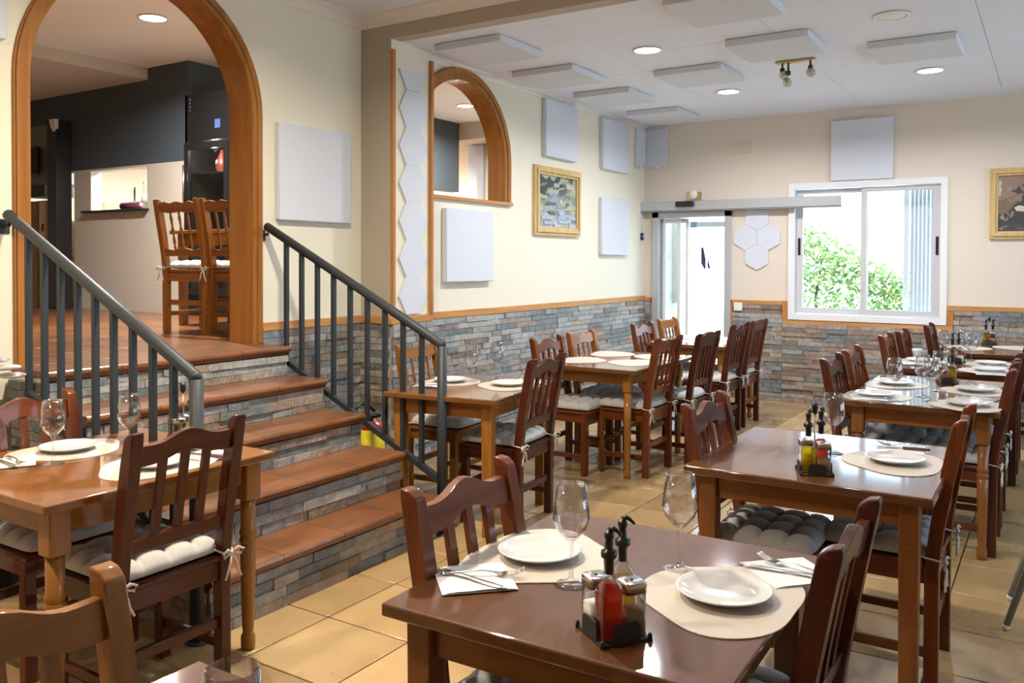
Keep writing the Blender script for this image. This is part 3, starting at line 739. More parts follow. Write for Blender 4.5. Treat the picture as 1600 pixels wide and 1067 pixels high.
downlight(-7.6, 7.0, ZU, 'lit downlight in the kitchen behind the serving hatch', True, .10, 620, (1, .95, .86))
t = thing('spotlight_cluster', 'brass ceiling bar with three small glass globe spotlights', 'ceiling light', (-1.70, 6.70, ZC))
g = G(); g.box((-.15, -.035, -.022), (.15, .035, -.001), .012, 3); g.obj('mounting_bar', BRASS, t)
for x, dz, ry in ((-.10, 0, .5), (-.055, -.06, -.2), (.11, 0, .2)):
    a = G(); a.tube([(x, 0, -.02), (x, 0, -.06+dz*.4)], .008, 8); a.lathe([(.018, 0), (.018, -.03), (.012, -.035)], 12, (x, 0, -.055+dz*.4)); arm = a.obj('arm', BLACKM, t)
    G().sphere((x+ry*.03, -.01, -.11+dz), .037, 16, 10).obj('globe', glass('smoked_globe_glass', (.75, .74, .66), 1.6) if 'smoked_globe_glass' not in MATS else MATS['smoked_globe_glass'], arm)
    G().lathe([(.014, 0), (.02, -.012), (.012, -.03), (0, -.036)], 12, (x+ry*.03, -.01, -.078+dz)).obj('bulb', STEEL, arm)

# ---------------------------------------------------------------- upper room
wu = struct('wall_hatch', g=G().holed([(-8.83, ZL), (-8.83, 2.42), (-6.92, 2.42), (-6.92, ZL)], [[(-8.52, 1.985), (-8.52, 2.40), (-7.56, 2.40), (-7.56, 1.985)]], 'y', 5.15, 5.27), m=UPB)
G().box((-10.7, 5.149, 2.42), (-6.92, 5.27, ZU)).obj('upper_band', DARKB, wu)
G().box((-8.62, 5.09, 1.965), (-7.53, 5.30, 1.985), .004).obj('counter_ledge', BLACKM, wu)
ws = struct('wall_passage', g=G().box((-7.04, 5.27, ZL), (-6.92, 9.47, 2.30)), m=UPB)
G().box((-7.045, 5.15, 2.42), (-6.915, 9.47, ZU)).obj('upper_band', DARKB, ws)
struct('wall_end', g=G().box((-10.8, 10.0, ZL), (-3.9, 10.1, ZU)), m=UPB)
struct('wall_far', g=G().box((-10.9, .9, ZL), (-10.8, 10.1, ZU)), m=UPB)
struct('wall_side', g=G().box((-10.8, .8, ZL), (XA-.17, .9, ZU)), m=UPB)
struct('wall_return', g=G().box((-4.16, YB+.16, 0), (-4.02, 10.1, ZU)), m=UPB)
cu = struct('ceiling', g=G().box((-10.9, .8, ZU), (-4.15, 10.1, ZU+.1)), m=simple('upper_white_ceiling', (.80, .84, .86), .8))
struct('ceiling', g=G().box((-10.8, .9, 3.245), (-7.54, 5.149, ZU-.001)), m=UPB)
struct('ceiling', g=G().box((-7.5, 9.48, 3.13), (-4.16, 9.99, ZU-.001)), m=UPB)
G().box((-7.08, 9.93, ZL), (-6.83, 9.99, 3.12)).obj('cupboard_panel', simple('pale_grey_laminate', (.36, .40, .46), .5), label='pale grey tall panel seen through the small arch', category='panel')
# kitchen behind the hatch
kt = thing('kitchen_counter', 'cream worktop unit behind the serving hatch', 'counter', (-8.0, 5.9, ZL))
G().box((-.85, -.4, 0), (.85, .3, 1.0), .004).obj('cabinet', simple('cream_laminate', (.70, .66, .56), .4), kt)
G().box((-.87, -.42, 1.0), (.87, .32, 1.14), .004).obj('worktop', MATS['cream_laminate'], kt)
G().box((-9.2, 6.5, ZL), (-7.1, 6.56, 2.36)).obj('wall_screen', simple('white_kitchen_panel', (.80, .78, .72), .4), label='white kitchen back panel behind the serving hatch', category='panel')
t = thing('kitchen_knife', 'dark upright knife handle behind the serving hatch', 'utensil', (-8.47, 5.62, 2.1)); G().tube([(0, 0, .0), (0, 0, .12), (.01, 0, .17)], [.012, .014, .008], 8).obj('handle', BLACK, t); G().box((-.012, -.001, -.0), (.012, .001, .02)).obj('blade', STEEL, t)
t = thing('glass_bottle', 'clear bottle with a white cap on the hatch ledge', 'bottle', (-7.645, 5.18, 1.985))
G().lathe([(.03, 0), (.032, .01), (.032, .17), (.014, .21), (.013, .245)], 16).obj('body', BGL, t); G().lathe([(.016, .245), (.016, .275)], 12).obj('cap', WHITE, t)
G().lathe([(.0325, .06), (.0325, .14)], 16).obj('label', WHITE, t)
t = thing('cloth_roll', 'dark purple rolled cloth on the hatch ledge', 'roll', (-7.85, 5.17, 2.02))
G().lathe([(.034, -.15), (.034, .15)], 16, M=Matrix.Rotation(PI/2, 4, 'Y')).obj('roll', simple('wine_red_cloth', (.16, .03, .055), .7), t)
G().lathe([(.012, -.156), (.012, .156)], 10, M=Matrix.Rotation(PI/2, 4, 'Y')).obj('core', PAPER, t)
# tall units left of the hatch
t = thing('tall_dark_cabinet', 'tall black door post at the left of the hatch', 'cabinet', (-8.93, 5.02, ZL))
G().box((-.10, -.05, 0), (.075, .12, 1.98), .004).obj('post', simple('black_lacquer', (.018, .019, .022), .4), t)
G().prism([(-.02, 1.99), (.09, 1.99), (.085, 1.90), (.05, 1.86), (.0, 1.92)], 'y', -.07, -.03).obj('corner_lamp', WHITE, t)
t = thing('wooden_cabinet', 'rough pale wooden cabinet by the black post', 'cabinet', (-9.35, 5.02, ZL))
G().box((-.40, .0, 0), (.10, .5, 1.15), .004).obj('body', wood('rustic_oak', (.30, .19, .10), (.14, .08, .04), 'z', .6, 0), t)
G().box((.105, -.02, .02), (.28, .5, 1.15), .004).obj('door', wood('pale_oak', (.55, .40, .26), (.42, .29, .17), 'z', .5, 0), t)
G().box((.17, -.03, .82), (.20, -.018, .90), .004).obj('handle', BLACK, t)
t = thing('wall_cabinet', 'grey-green steel housing above the wooden cabinet', 'cabinet', (-9.4, 5.12, 2.17))
G().box((-.40, 0, .12), (.32, .3, .78), .01, 2).obj('body', simple('sage_grey_steel', (.16, .18, .17), .35), t)
G().box((-.40, -.03, .0), (.10, .3, .12), .004).obj('shelf', BLACKM, t)
t = thing('black_terminal', 'black till screen hanging left behind the large arch', 'screen', (-9.50, 5.06, 2.56))
G().box((-.10, -.01, -.15), (.12, .02, .15), .006).obj('casing', BLACK, t); G().box((-.05, -.014, -.11), (.0, -.009, .09)).obj('display', simple('screen_grey', (.12, .13, .15), .2), t)
# upper fridge
t = thing('display_fridge', 'black glass door fridge with cured meat behind the chairs', 'fridge', (-6.57, 5.15, ZL))
G().box((-.33, -.05, 0), (-.30, .58, 2.06)).obj('side_wall', BLACK, t); G().box((.30, -.05, 0), (.33, .58, 2.06)).obj('side_wall', BLACK, t)
G().box((-.30, .54, .05), (.30, .58, 2.0)).obj('back_wall', BLACKM, t); G().box((-.33, -.05, 1.62), (.33, .58, 2.06)).obj('header', BLACK, t); G().box((-.33, -.05, 0), (.33, .58, .18)).obj('plinth', BLACK, t)
dd = G().holed([(-.31, .19), (-.31, 1.60), (.31, 1.60), (.31, .19)], [[(-.25, .26), (-.25, 1.54), (.25, 1.54), (.25, .26)]], 'y', -.08, -.052).obj('door', BLACK, t)
G().box((-.25, -.07, .26), (.25, -.064, 1.54)).obj('pane', PANE, dd)
G().tube([(-.29, -.10, 1.0), (-.29, -.10, 1.4)], .01, 8).obj('handle', STEEL, dd)
for z in (.5, .78, 1.05, 1.32): G().box((-.29, 0, z), (.29, .5, z+.012)).obj('shelf', STEEL, t)
for q in range(4): G().box((-.27, -.055, 1.90+q*.035), (-.255, -.05, 1.915+q*.035)).obj('vent', STEEL, t)
G().box((.10, -.056, 1.72), (.17, -.05, 1.80)).obj('display', simple('blue_display', (.05, .10, .25), .4, emis=((.2, .4, .9), .12)), t)
fl_ = bpy.data.lights.new('fridge_lamp', 'POINT'); fl_.energy = 5; fl_.shadow_soft_size = .03; fo_ = bpy.data.objects.new('fridge_lamp', fl_); COL.objects.link(fo_); fo_.parent = t; fo_.location = (.0, .02, 1.55)
MEAT = simple('cured_meat', (.26, .05, .03), .4, var=.5, vscale=30); FAT = simple('meat_fat', (.62, .40, .28), .5)
for k, (x, z, s) in enumerate(((.08, 1.345, .10), (.10, 1.075, .10), (.12, .80, .09), (.05, .52, .09), (-.12, 1.345, .06))):
    m = thing('cured_ham', ['cured ham leg on the top fridge shelf', 'cured meat piece on the second fridge shelf', 'cured meat piece on the third fridge shelf', 'cured meat piece on the lowest fridge shelf', 'small cured sausage on the top fridge shelf'][k], 'meat', (-6.57+x, 5.35, ZL+z-.008), 0, 'meat in the fridge')
    G().lathe([(0, 0), (s*.8, .01), (s, .06), (s*.85, .12), (s*.45, .19), (s*.2, .23), (0, .235)], 14).obj('flesh', MEAT, m)
    G().sphere((-s*.25, -s*.55, .10), s*.55, 10, 6, (1, .7, 1.2)).obj('fat', FAT, m)

# ---------------------------------------------------------------- chairs
def top_rail_poly(w, kind):
    """camel-back profile in x-z"""
    n = 16; T_, B_ = [], []
    for i in range(n+1):
        t = -1+2*i/n; h = math.exp(-(t/.42)**2)
        if kind == 'round': zt = .905+.045*math.cos(t*PI/2)**.8*1.0; zb = .845+.0*h
        elif kind == 'wavy': zt = .915+.016*math.cos(t*PI*1.5)**2*(1 if abs(t) < .85 else .6); zb = .862-.012*abs(math.sin(t*PI))
        else: zt = .893+.042*h+.010*t*t; zb = .835+.030*h
        T_.append((t*w, zt)); B_.append((t*w, zb))
    return B_+T_[::-1]
CH = {}
def make_chair(kind, ws, turned_front=False):
    """faces +y; origin on the floor under the seat centre"""
    parts = []
    W, Dp = .195, .185        # half spacing of the posts, half depth
    def bend(z): return -Dp+.012-(max(0, z-.44)/.51)**1.25*.085
    for sx in (-1, 1):
        g = G(); hw, hd = .021, .023
        zs = [0, .44, .56, .70, .84, .93]
        prev = None
        pts = [(sx*(W), bend(z), z) for z in zs]
        rings = []
        for x, y, z in pts:
            rings.append([g.bm.verts.new((x+a*hw, y+b_*hd, z)) for a, b_ in ((-1, -1), (1, -1), (1, 1), (-1, 1))])
        yt = bend(.95)
        rings.append([g.bm.verts.new((sx*W+a*hw, yt+b_*hd*.55-.006, .95+(-.004 if b_ > 0 else .0))) for a, b_ in ((-1, -1), (1, -1), (1, 1), (-1, 1))])
        fs = [g.bm.faces.new(rings[0][::-1]), g.bm.faces.new(rings[-1])]
        for A, B in zip(rings, rings[1:]):
            for i in range(4): fs.append(g.bm.faces.new((A[i], A[(i+1) % 4], B[(i+1) % 4], B[i])))
        g._f(fs)
        es = [e for e in g.bm.edges if abs((e.verts[0].co-e.verts[1].co).normalized().z) > .5 or max(v.co.z for v in e.verts) > .93]
        rr = bmesh.ops.bevel(g.bm, geom=es, offset=.005, segments=2, affect='EDGES', profile=.5); g._f(rr['faces'], True)
        parts.append(('back_post', g.mesh('back_post', ws['z'])))
        g = G()
        if turned_front:
            g.box((sx*W-.021, Dp-.042, .30), (sx*W+.021, Dp, .43), .003)
            g.lathe([(.014, 0), (.021, .02), (.021, .045), (.012, .06), (.021, .075), (.02, .12), (.023, .2), (.016, .27), (.021, .285), (.021, .30)], 12, (sx*W, Dp-.021, 0))
        else: g.box((sx*W-.021, Dp-.042, 0), (sx*W+.021, Dp, .43), .004, 2)
        parts.append(('front_leg', g.mesh('front_leg', ws['z'])))
        parts.append(('side_rail', G().box((sx*W-.012, -Dp+.03, .372), (sx*W+.012, Dp-.04, .43), .002).mesh('side_rail', ws['y'])))
        parts.append(('stretcher', G().box((sx*W-.010, -Dp+.03, .115), (sx*W+.010, Dp-.04, .148), .003).mesh('stretcher', ws['y'])))
    parts.append(('front_rail', G().box((-W+.02, Dp-.034, .372), (W-.02, Dp-.010, .43), .002).mesh('front_rail', ws['x'])))
    parts.append(('back_rail', G().box((-W+.02, -Dp+.002, .365), (W-.02, -Dp+.026, .43), .002).mesh('back_rail', ws['x'])))
    parts.append(('stretcher', G().box((-W+.02, Dp-.032, .20), (W-.02, Dp-.012, .235), .003).mesh('stretcher', ws['x'])))
    parts.append(('stretcher', G().box((-W+.02, -Dp+.004, .195), (W-.02, -Dp+.024, .232), .003).mesh('stretcher', ws['x'])))
    # seat notched between the posts
    g = G(); g.prism([(-W-.026, -Dp+.038), (-W+.024, -Dp+.038), (-W+.024, -Dp-.008), (W-.024, -Dp-.008), (W-.024, -Dp+.038), (W+.026, -Dp+.038), (W+.024, Dp+.012), (-W-.024, Dp+.012)], 'z', .431, .451, bev=.005)
    parts.append(('seat', g.mesh('seat', ws['x'])))
    # top rail, lower rail, spindles, following the rake of the posts
    def rake(me):
        for v in me.vertices: v.co.y += bend(v.co.z)
        return me
    g = G(); g.prism(top_rail_poly(W-.019, kind_rail(kind)), 'y', -.012, .012, bev=.003); parts.append(('top_rail', rake(g.mesh('top_rail', ws['x']))))
    g = G()
    if kind == 'spindle': g.prism([(-W+.019, .545), (W-.019, .545), (W-.019, .60), (.09, .585), (.05, .597), (0, .605), (-.05, .597), (-.09, .585), (-W+.019, .60)], 'y', -.011, .011, bev=.002)
    else: g.prism([(-W+.019, .552), (W-.019, .552), (W-.019, .592), (.0, .602), (-W+.019, .592)], 'y', -.011, .011, bev=.002)
    parts.append(('lower_rail', rake(g.mesh('lower_rail', ws['x']))))
    ns = 4 if kind in ('round',) else 3
    for k in range(ns):
        x = (k-(ns-1)/2)*(.083 if ns == 3 else .068)
        zt = .86 if kind != 'spindle' else .872
        g = G()
        if kind == 'spindle':
            L = zt-.59
            g.lathe([(.006, 0), (.010, L*.06), (.007, L*.12), (.012, L*.2), (.008, L*.34), (.007, L*.42), (.013, L*.5), (.007, L*.58), (.008, L*.66), (.012, L*.8), (.007, L*.88), (.010, L*.94), (.006, L)], 10, (x, 0, .59))
        else:
            ww = .0135 if kind != 'round' else .011
            for q in range(4):
                z0, z1 = .585+(zt-.585)*q/4, .585+(zt-.585)*(q+1)/4
                g.box((x-ww, -.008, z0), (x+ww, .008, z1))
            bmesh.ops.remove_doubles(g.bm, verts=g.bm.verts, dist=1e-5)
        parts.append(('slat' if kind != 'spindle' else 'spindle', rake(g.mesh('slat', ws['z']))))
    return parts
def kind_rail(k): return {'slat': 'camel', 'round': 'round', 'spindle': 'wavy'}[k]
WS = {'maho': MAHO, 'red': REDW, 'ches': CHES, 'hony': HONY}
def chair(kind, tone, label, xtop, ymid, face, rz=0, z=0, tf=False, group='ladder-back dining chairs', zs=1):
    """xtop: where the tops of the back posts stand; face: +1 looks to +x, -1 to -x"""
    key = (kind, tone, tf)
    if key not in CH: CH[key] = make_chair(kind, WS[tone], tf)
    a = (-PI/2 if face > 0 else PI/2)+rz
    back = .259
    dx, dy = -math.sin(a), math.cos(a)
    loc = (xtop+dx*back, ymid+dy*back, z)
    t = thing('dining_chair', label, 'chair', loc, a, group)
    for n, me in CH[key]: link(n, me, t)
    t.scale = (1, 1, zs)
    return t
def cushion_mesh():
    n = 44; W, D, H = .208, .188, .064; g = G(); bm = g.bm
    top, bot = [], []
    for j in range(n+1):
        rt, rb = [], []
        for i in range(n+1):
            a, b = -1+2*i/n, -1+2*j/n
            edge = (max(0, 1-abs(a)**7)**.5)*(max(0, 1-abs(b)**7)**.5)
            pa, pb = abs(math.sin(a*PI*2)), abs(math.sin(b*PI*2))   # four puffs each way
            qa = abs(math.sin((a+1)*PI*2)); qb = abs(math.sin((b+1)*PI*2))
            da, db = min(abs(a-c_) for c_ in (-.5, 0, .5)), min(abs(b-c_) for c_ in (-.5, 0, .5))
            puff = (.66+.34*(qa*qb)**.42)*(1-.72*math.exp(-(da*da+db*db)/.0085))
            h = H*edge*puff
            k = 1-.02*(1-abs(math.cos(a*PI*2)))*(abs(b) > .93)
            # corners slightly rounded
            rr_ = 1-.05*(abs(a)*abs(b))**4
            x, y = a*W*rr_*k, b*D*rr_
            rt.append(bm.verts.new((x, y, .012+h*.86))); rb.append(bm.verts.new((x, y, .012-.011*edge)) if 0 < i < n and 0 < j < n else rt[-1])
        top.append(rt); bot.append(rb)
    fs = []
    for j in range(n):
        for i in range(n):
            fs.append(bm.faces.new((top[j][i], top[j][i+1], top[j+1][i+1], top[j+1][i])))
            q = (bot[j][i], bot[j+1][i], bot[j+1][i+1], bot[j][i+1])
            if len(set(q)) == 4:
                try: fs.append(bm.faces.new(q))
                except ValueError: pass
    g._f(fs, True)
    return g.mesh('pad', CUSH)
PAD = cushion_mesh(); PAD_LIT = PAD.copy(); PAD_LIT.materials.clear(); PAD_LIT.materials.append(CUSH_LIT)
def tie_mesh(sx):
    """ribbon from the pad corner round the back post, tied in a bow behind"""
    g = G(); x, y = sx*.195, -.175
    k = (x+sx*.012, y-.034, .0)
    g.tube([(x-sx*.03, y+.045, .01), (x-sx*.028, y, .012), (x-sx*.022, y-.030, .006), k], .0035, 6)
    g.tube([(x-sx*.0, y+.05, .01), (x+sx*.028, y+.02, .012), (x+sx*.026, y-.02, .006), k], .0035, 6)
    g.sphere(k, .008, 8, 5)
    for s2 in (-1, 1):
        g.tube([k, (k[0]+s2*.022, k[1]-.008, .016), (k[0]+s2*.042, k[1]-.012, .006), (k[0]+s2*.036, k[1]-.008, -.010), k], [.0035, .005, .005, .005, .0035], 6)
        g.tube([k, (k[0]+s2*.012, k[1]-.010, -.03), (k[0]+s2*.020, k[1]-.008, -.06), (k[0]+s2*.034, k[1]-.010, -.088)], [.0035, .0045, .0045, .004], 6)
    return g.mesh('tie', TIE)
TIES = [tie_mesh(-1), tie_mesh(1)]
def cushion(ch, label, dz=0, ties=True, rz=0):
    pad = PAD_LIT if ch.location.x < -1.9 else PAD  # seats further left take the copy with light in its colour
    t = thing('seat_cushion', label, 'cushion', (ch.location.x, ch.location.y, ch.location.z+.4525*ch.scale.z), ch.rotation_euler.z, 'tufted grey seat cushions')
    link('pad', pad, t, (0, .012, 0), (0, 0, rz))
    if ties:
        for m in TIES: link('tie', m, t, (0, .0, .004))
    return t

# ---------------------------------------------------------------- tables
def table(label, cx, cy, w, l, tone, leg, rz=0, inset=.075, leg_w=.062, th=.03, name='dining_table', z=0):
    tt, tl = {'brown': (TTOP, TLEG), 'gold': (TGOLDT, TGOLD), 'mid': (TMID, TGOLD)}[tone]
    t = thing(name, label, 'table', (cx, cy, z), rz, 'restaurant tables')
    G().box((-w/2, -l/2, .75-th), (w/2, l/2, .75), .006, 3).obj('tabletop', tt['y'], t)
    ex, ey = w/2-inset, l/2-inset
    for sx in (-1, 1):
        for sy in (-1, 1):
            g = G(); h = leg_w/2; x, y = sx*ex, sy*ey
            if leg == 'square': g.hexa([(x-h*.85, y-h*.85, 0), (x+h*.85, y-h*.85, 0), (x+h*.85, y+h*.85, 0), (x-h*.85, y+h*.85, 0)], [(x-h, y-h, .72), (x+h, y-h, .72), (x+h, y+h, .72), (x-h, y+h, .72)], .004)
            elif leg == 'turned':
                g.box((x-h, y-h, .575), (x+h, y+h, .72), .006, 2)
                g.lathe([(h*.70, 0), (h*.78, .02), (h*.78, .05), (h*.55, .065), (h*.62, .08), (h*.80, .30), (h*.84, .40), (h*.70, .402), (h*.90, .412), (h*.90, .425), (h*.72, .432), (h*.90, .440), (h*.90, .452), (h*.78, .46), (h*.80, .575)], 18, (x, y, 0))
            else:  # round
                g.box((x-h, y-h, .585), (x+h, y+h, .72), .012, 2)
                g.lathe([(h*.66, 0), (h*.76, .015), (h*.76, .04), (h*.55, .055), (h*.72, .075), (h*.80, .35), (h*.84, .585)], 18, (x, y, 0))
            g.obj('leg', tl['z'], t)
    for sy in (-1, 1): G().box((-ex+leg_w/2, sy*ey-.011, .635), (ex-leg_w/2, sy*ey+.011, .72), .002).obj('apron', tl['x'], t)
    for sx in (-1, 1): G().box((sx*ex-.011, -ey+leg_w/2, .635), (sx*ex+.011, ey-leg_w/2, .72), .002).obj('apron', tl['y'], t)
    return t

# ---------------------------------------------------------------- tableware
def mat_mesh():
    pts = []
    n = 48
    for i in range(n):
        a = 2*PI*i/n
        rr_ = 1+.085*math.cos(3*a)-.01*math.cos(6*a)
        pts.append((.170*rr_*math.cos(a), .205*rr_*math.sin(a)))
    return G().prism(pts, 'z', 0, .0025).mesh('placemat', [MATL])
MATM = mat_mesh()
def plate_me():
    R_ = .103
    return G().lathe([(0, .003), (.055, .003), (.060, 0), (.064, .0), (.066, .004), (.085, .010), (R_, .0185), (R_+.001, .0205), (R_-.002, .0215), (.088, .0145), (.072, .0085), (.064, .0065), (0, .006)], 40)
PLM = plate_me().mesh('plate', [CERAM])
def glass_me():
    out = [(.0, 0), (.038, 0), (.0385, .0015), (.030, .004), (.010, .010), (.0050, .018), (.0042, .05), (.0042, .085), (.006, .098), (.018, .108), (.034, .126), (.0415, .146), (.0425, .152), (.040, .170), (.0330, .228)]
    inn = [(.0322, .228), (.0390, .170), (.0413, .152), (.0402, .147), (.033, .129), (.017, .111), (0, .106)]
    return G().lathe(out+inn, 32).mesh('wine_glass', [GLS])
GLM = glass_me()
def napkin_me():
    g = G()
    g.prism([(-.085, -.085), (.085, -.085), (.085, .085), (-.085, .085)], 'z', 0, .0012)
    n = 10; A = []; B = []
    vs = [[g.bm.verts.new((-.083+.166*i/n, -.084+.168*j/n, .0016+.0035*(1-(j/n))*(1-abs(2*i/n-1)**3)+.0006*math.sin(i*1.3+j))) for i in range(n+1)] for j in range(n+1)]
    fs = [g.bm.faces.new((vs[j][i], vs[j][i+1], vs[j+1][i+1], vs[j+1][i])) for j in range(n) for i in range(n)]
    g._f(fs, True)
    me = g.mesh('napkin', [PAPER])
    return me
NPM = napkin_me()
def ribbon(g, prof):
    """flat metal strip along y: (y, half width, z)"""
    up, dn = [], []
    for y, w, z in prof:
        up.append((g.bm.verts.new((-w, y, z+.0012)), g.bm.verts.new((0, y, z+.0022)), g.bm.verts.new((w, y, z+.0012))))
        dn.append((g.bm.verts.new((-w, y, z)), g.bm.verts.new((w, y, z))))
    fs = []
    for i in range(len(prof)-1):
        a, b = up[i], up[i+1]; c, e = dn[i], dn[i+1]
        fs += [g.bm.faces.new((a[0], a[1], b[1], b[0])), g.bm.faces.new((a[1], a[2], b[2], b[1])), g.bm.faces.new((c[1], c[0], e[0], e[1])), g.bm.faces.new((a[0], b[0], e[0], c[0])), g.bm.faces.new((b[2], a[2], c[1], e[1]))]
    fs += [g.bm.faces.new((up[0][2], up[0][1], up[0][0], dn[0][0], dn[0][1])), g.bm.faces.new((up[-1][0], up[-1][1], up[-1][2], dn[-1][1], dn[-1][0]))]
    g._f(fs, True)
def fork_me():
    g = G(); ribbon(g, [(-.095, .008, .001), (-.085, .010, .001), (-.04, .006, .005), (.0, .0032, .009), (.025, .0032, .006), (.038, .010, .002), (.050, .0125, .0015)])
    for x in (-.0102, -.0034, .0034, .0102):
        g.tube([(x, .048, .0025), (x, .070, .004), (x, .085, .009), (x*.95, .097, .015)], [.0021, .0018, .0015, .0008], 6)
    return g.mesh('fork', [STEEL])
def knife_me():
    g = G(); ribbon(g, [(-.105, .007, .001), (-.095, .0085, .001), (-.02, .0075, .002), (.0, .0055, .002), (.01, .0085, .001), (.06, .0095, .0008), (.09, .007, .0005), (.108, .001, .0003)])
    return g.mesh('knife', [STEEL])
FKM, KNM = fork_me(), knife_me()
ZT = .7502
def item(name, me, label, cat, x, y, z, rz, group): return link(name, me, None, (x, y, z), (0, 0, rz), label=label, category=cat, group=group)
def setting(where, x, y, side, rz=0, plate=True, napkin=True, nap=None, cut=True, mrz=0, cr=None, dark=False):
    """placemat with plate and cutlery; side +1: diner sits at +x"""
    item('placemat', MATM, 'rounded cream placemat %s' % where, 'placemat', x, y, ZT, (0 if side < 0 else PI)+rz+mrz, 'cream placemats')
    z = ZT+.0026
    if plate: item('plate', PLM, 'round white plate %s' % where, 'plate', x+.0, y, z, rz, 'white plates')
    if napkin:
        nx, ny, nr = nap or (x+.015*side, y-side*-1*.0-.17, .2)
        item('napkin', NPM, 'folded white paper napkin %s' % where, 'napkin', nx, ny, z, nr, 'paper napkins')
        if cut:
            fr_, kr_ = cr or (nr*.4+cut_rot(side), nr*.4+cut_rot(side)+.12)
            item('fork', FKM, 'steel fork on the napkin %s' % where, 'fork', nx+.01, ny+.018, z+.0062, fr_, 'steel forks')
            if dark:
                k = thing('knife', 'knife with dark brown handle on the napkin %s' % where, 'knife', (nx, ny-.022, z+.0062), kr_, 'brown-handled knives')
                link('blade', KNM, k); G().box((-.0095, -.106, -.0005), (.0095, -.01, .009), .003, 2).obj('handle', simple('brown_bakelite', (.10, .045, .035), .4) if 'brown_bakelite' not in MATS else MATS['brown_bakelite'], k)
            else: item('knife', KNM, 'steel knife on the napkin %s' % where, 'knife', nx+.0, ny-.018, z+.0062, kr_, 'steel knives')
def cut_rot(side): return -PI/2 if side < 0 else PI/2
def wglass(label, x, y): item('wine_glass', GLM, label, 'glass', x, y, ZT, random.uniform(0, 1), 'stemmed wine glasses')

def pourer(parent, loc, rz):
    g = G(); g.lathe([(.009, -.03), (.010, 0), (.0155, .002), (.016, .006), (.0155, .014), (.009, .016), (.0075, .036), (.010, .040), (.010, .048), (.004, .052)], 14)
    g.tube([(0, 0, .042), (.003, 0, .056), (.010, 0, .059), (.027, 0, .048)], [.006, .007, .005, .0025], 8)
    o = g.obj('pourer', BLACK, parent); o.location = loc; o.rotation_euler = (0, 0, rz)
def roundsq(h, c=.35, n=3):
    pts = []
    for qx, qy, a0 in ((1, 1, 0), (-1, 1, PI/2), (-1, -1, PI), (1, -1, 1.5*PI)):
        for i in range(n+1):
            a = a0+PI/2*i/n; pts.append((qx*h*(1-c)+h*c*math.cos(a), qy*h*(1-c)+h*c*math.sin(a)))
    return pts
def loft(g, secs):
    rings = [[g.bm.verts.new((p[0], p[1], z)) for p in pts] for pts, z in secs]
    fs = [g.bm.faces.new(rings[0][::-1]), g.bm.faces.new(rings[-1])]
    n = len(rings[0])
    for A, B in zip(rings, rings[1:]):
        for i in range(n): fs.append(g.bm.faces.new((A[i], A[(i+1) % n], B[(i+1) % n], B[i])))
    g._f(fs, True); return g
def bottle(label, x, y, z, rz, liq, fill, prz=0):
    t = thing('cruet_bottle', label, 'bottle', (x, y, z), rz, 'glass cruet bottles')
    ci = lambda r_: [(r_*math.cos(a), r_*math.sin(a)) for a in [math.atan2(p[1], p[0]) for p in roundsq(1)]]
    loft(G(), [(roundsq(.0215), 0), (roundsq(.0225), .004), (roundsq(.0225), .092), (roundsq(.0205), .102), (ci(.016), .114), (ci(.0115), .125), (ci(.0110), .150), (ci(.0125), .152), (ci(.0125), .157)]).obj('body', BGL, t)
    loft(G(), [(roundsq(.020), .004), (roundsq(.0208), .008), (roundsq(.0208), min(fill, .092)), ] + ([(ci(.0145), fill)] if fill > .1 else [])).obj('liquid', liq, t)
    pourer(t, (0, 0, .155), prz)
def shaker(label, x, y, z, rz, fillm):
    t = thing('shaker', label, 'shaker', (x, y, z), rz, 'glass shakers')
    loft(G(), [(roundsq(.0215), 0), (roundsq(.0225), .004), (roundsq(.0225), .085)]).obj('body', BGL, t)
    loft(G(), [(roundsq(.0198), .004), (roundsq(.0200), .05)]).obj('contents', fillm, t)
    loft(G(), [(roundsq(.0235), .084), (roundsq(.0235), .102), (roundsq(.021), .105)]).obj('cap', STEEL, t)
    G().lathe([(.004, .1045), (.004, .1062)], 10).obj('hole_plate', BLACKM, t)
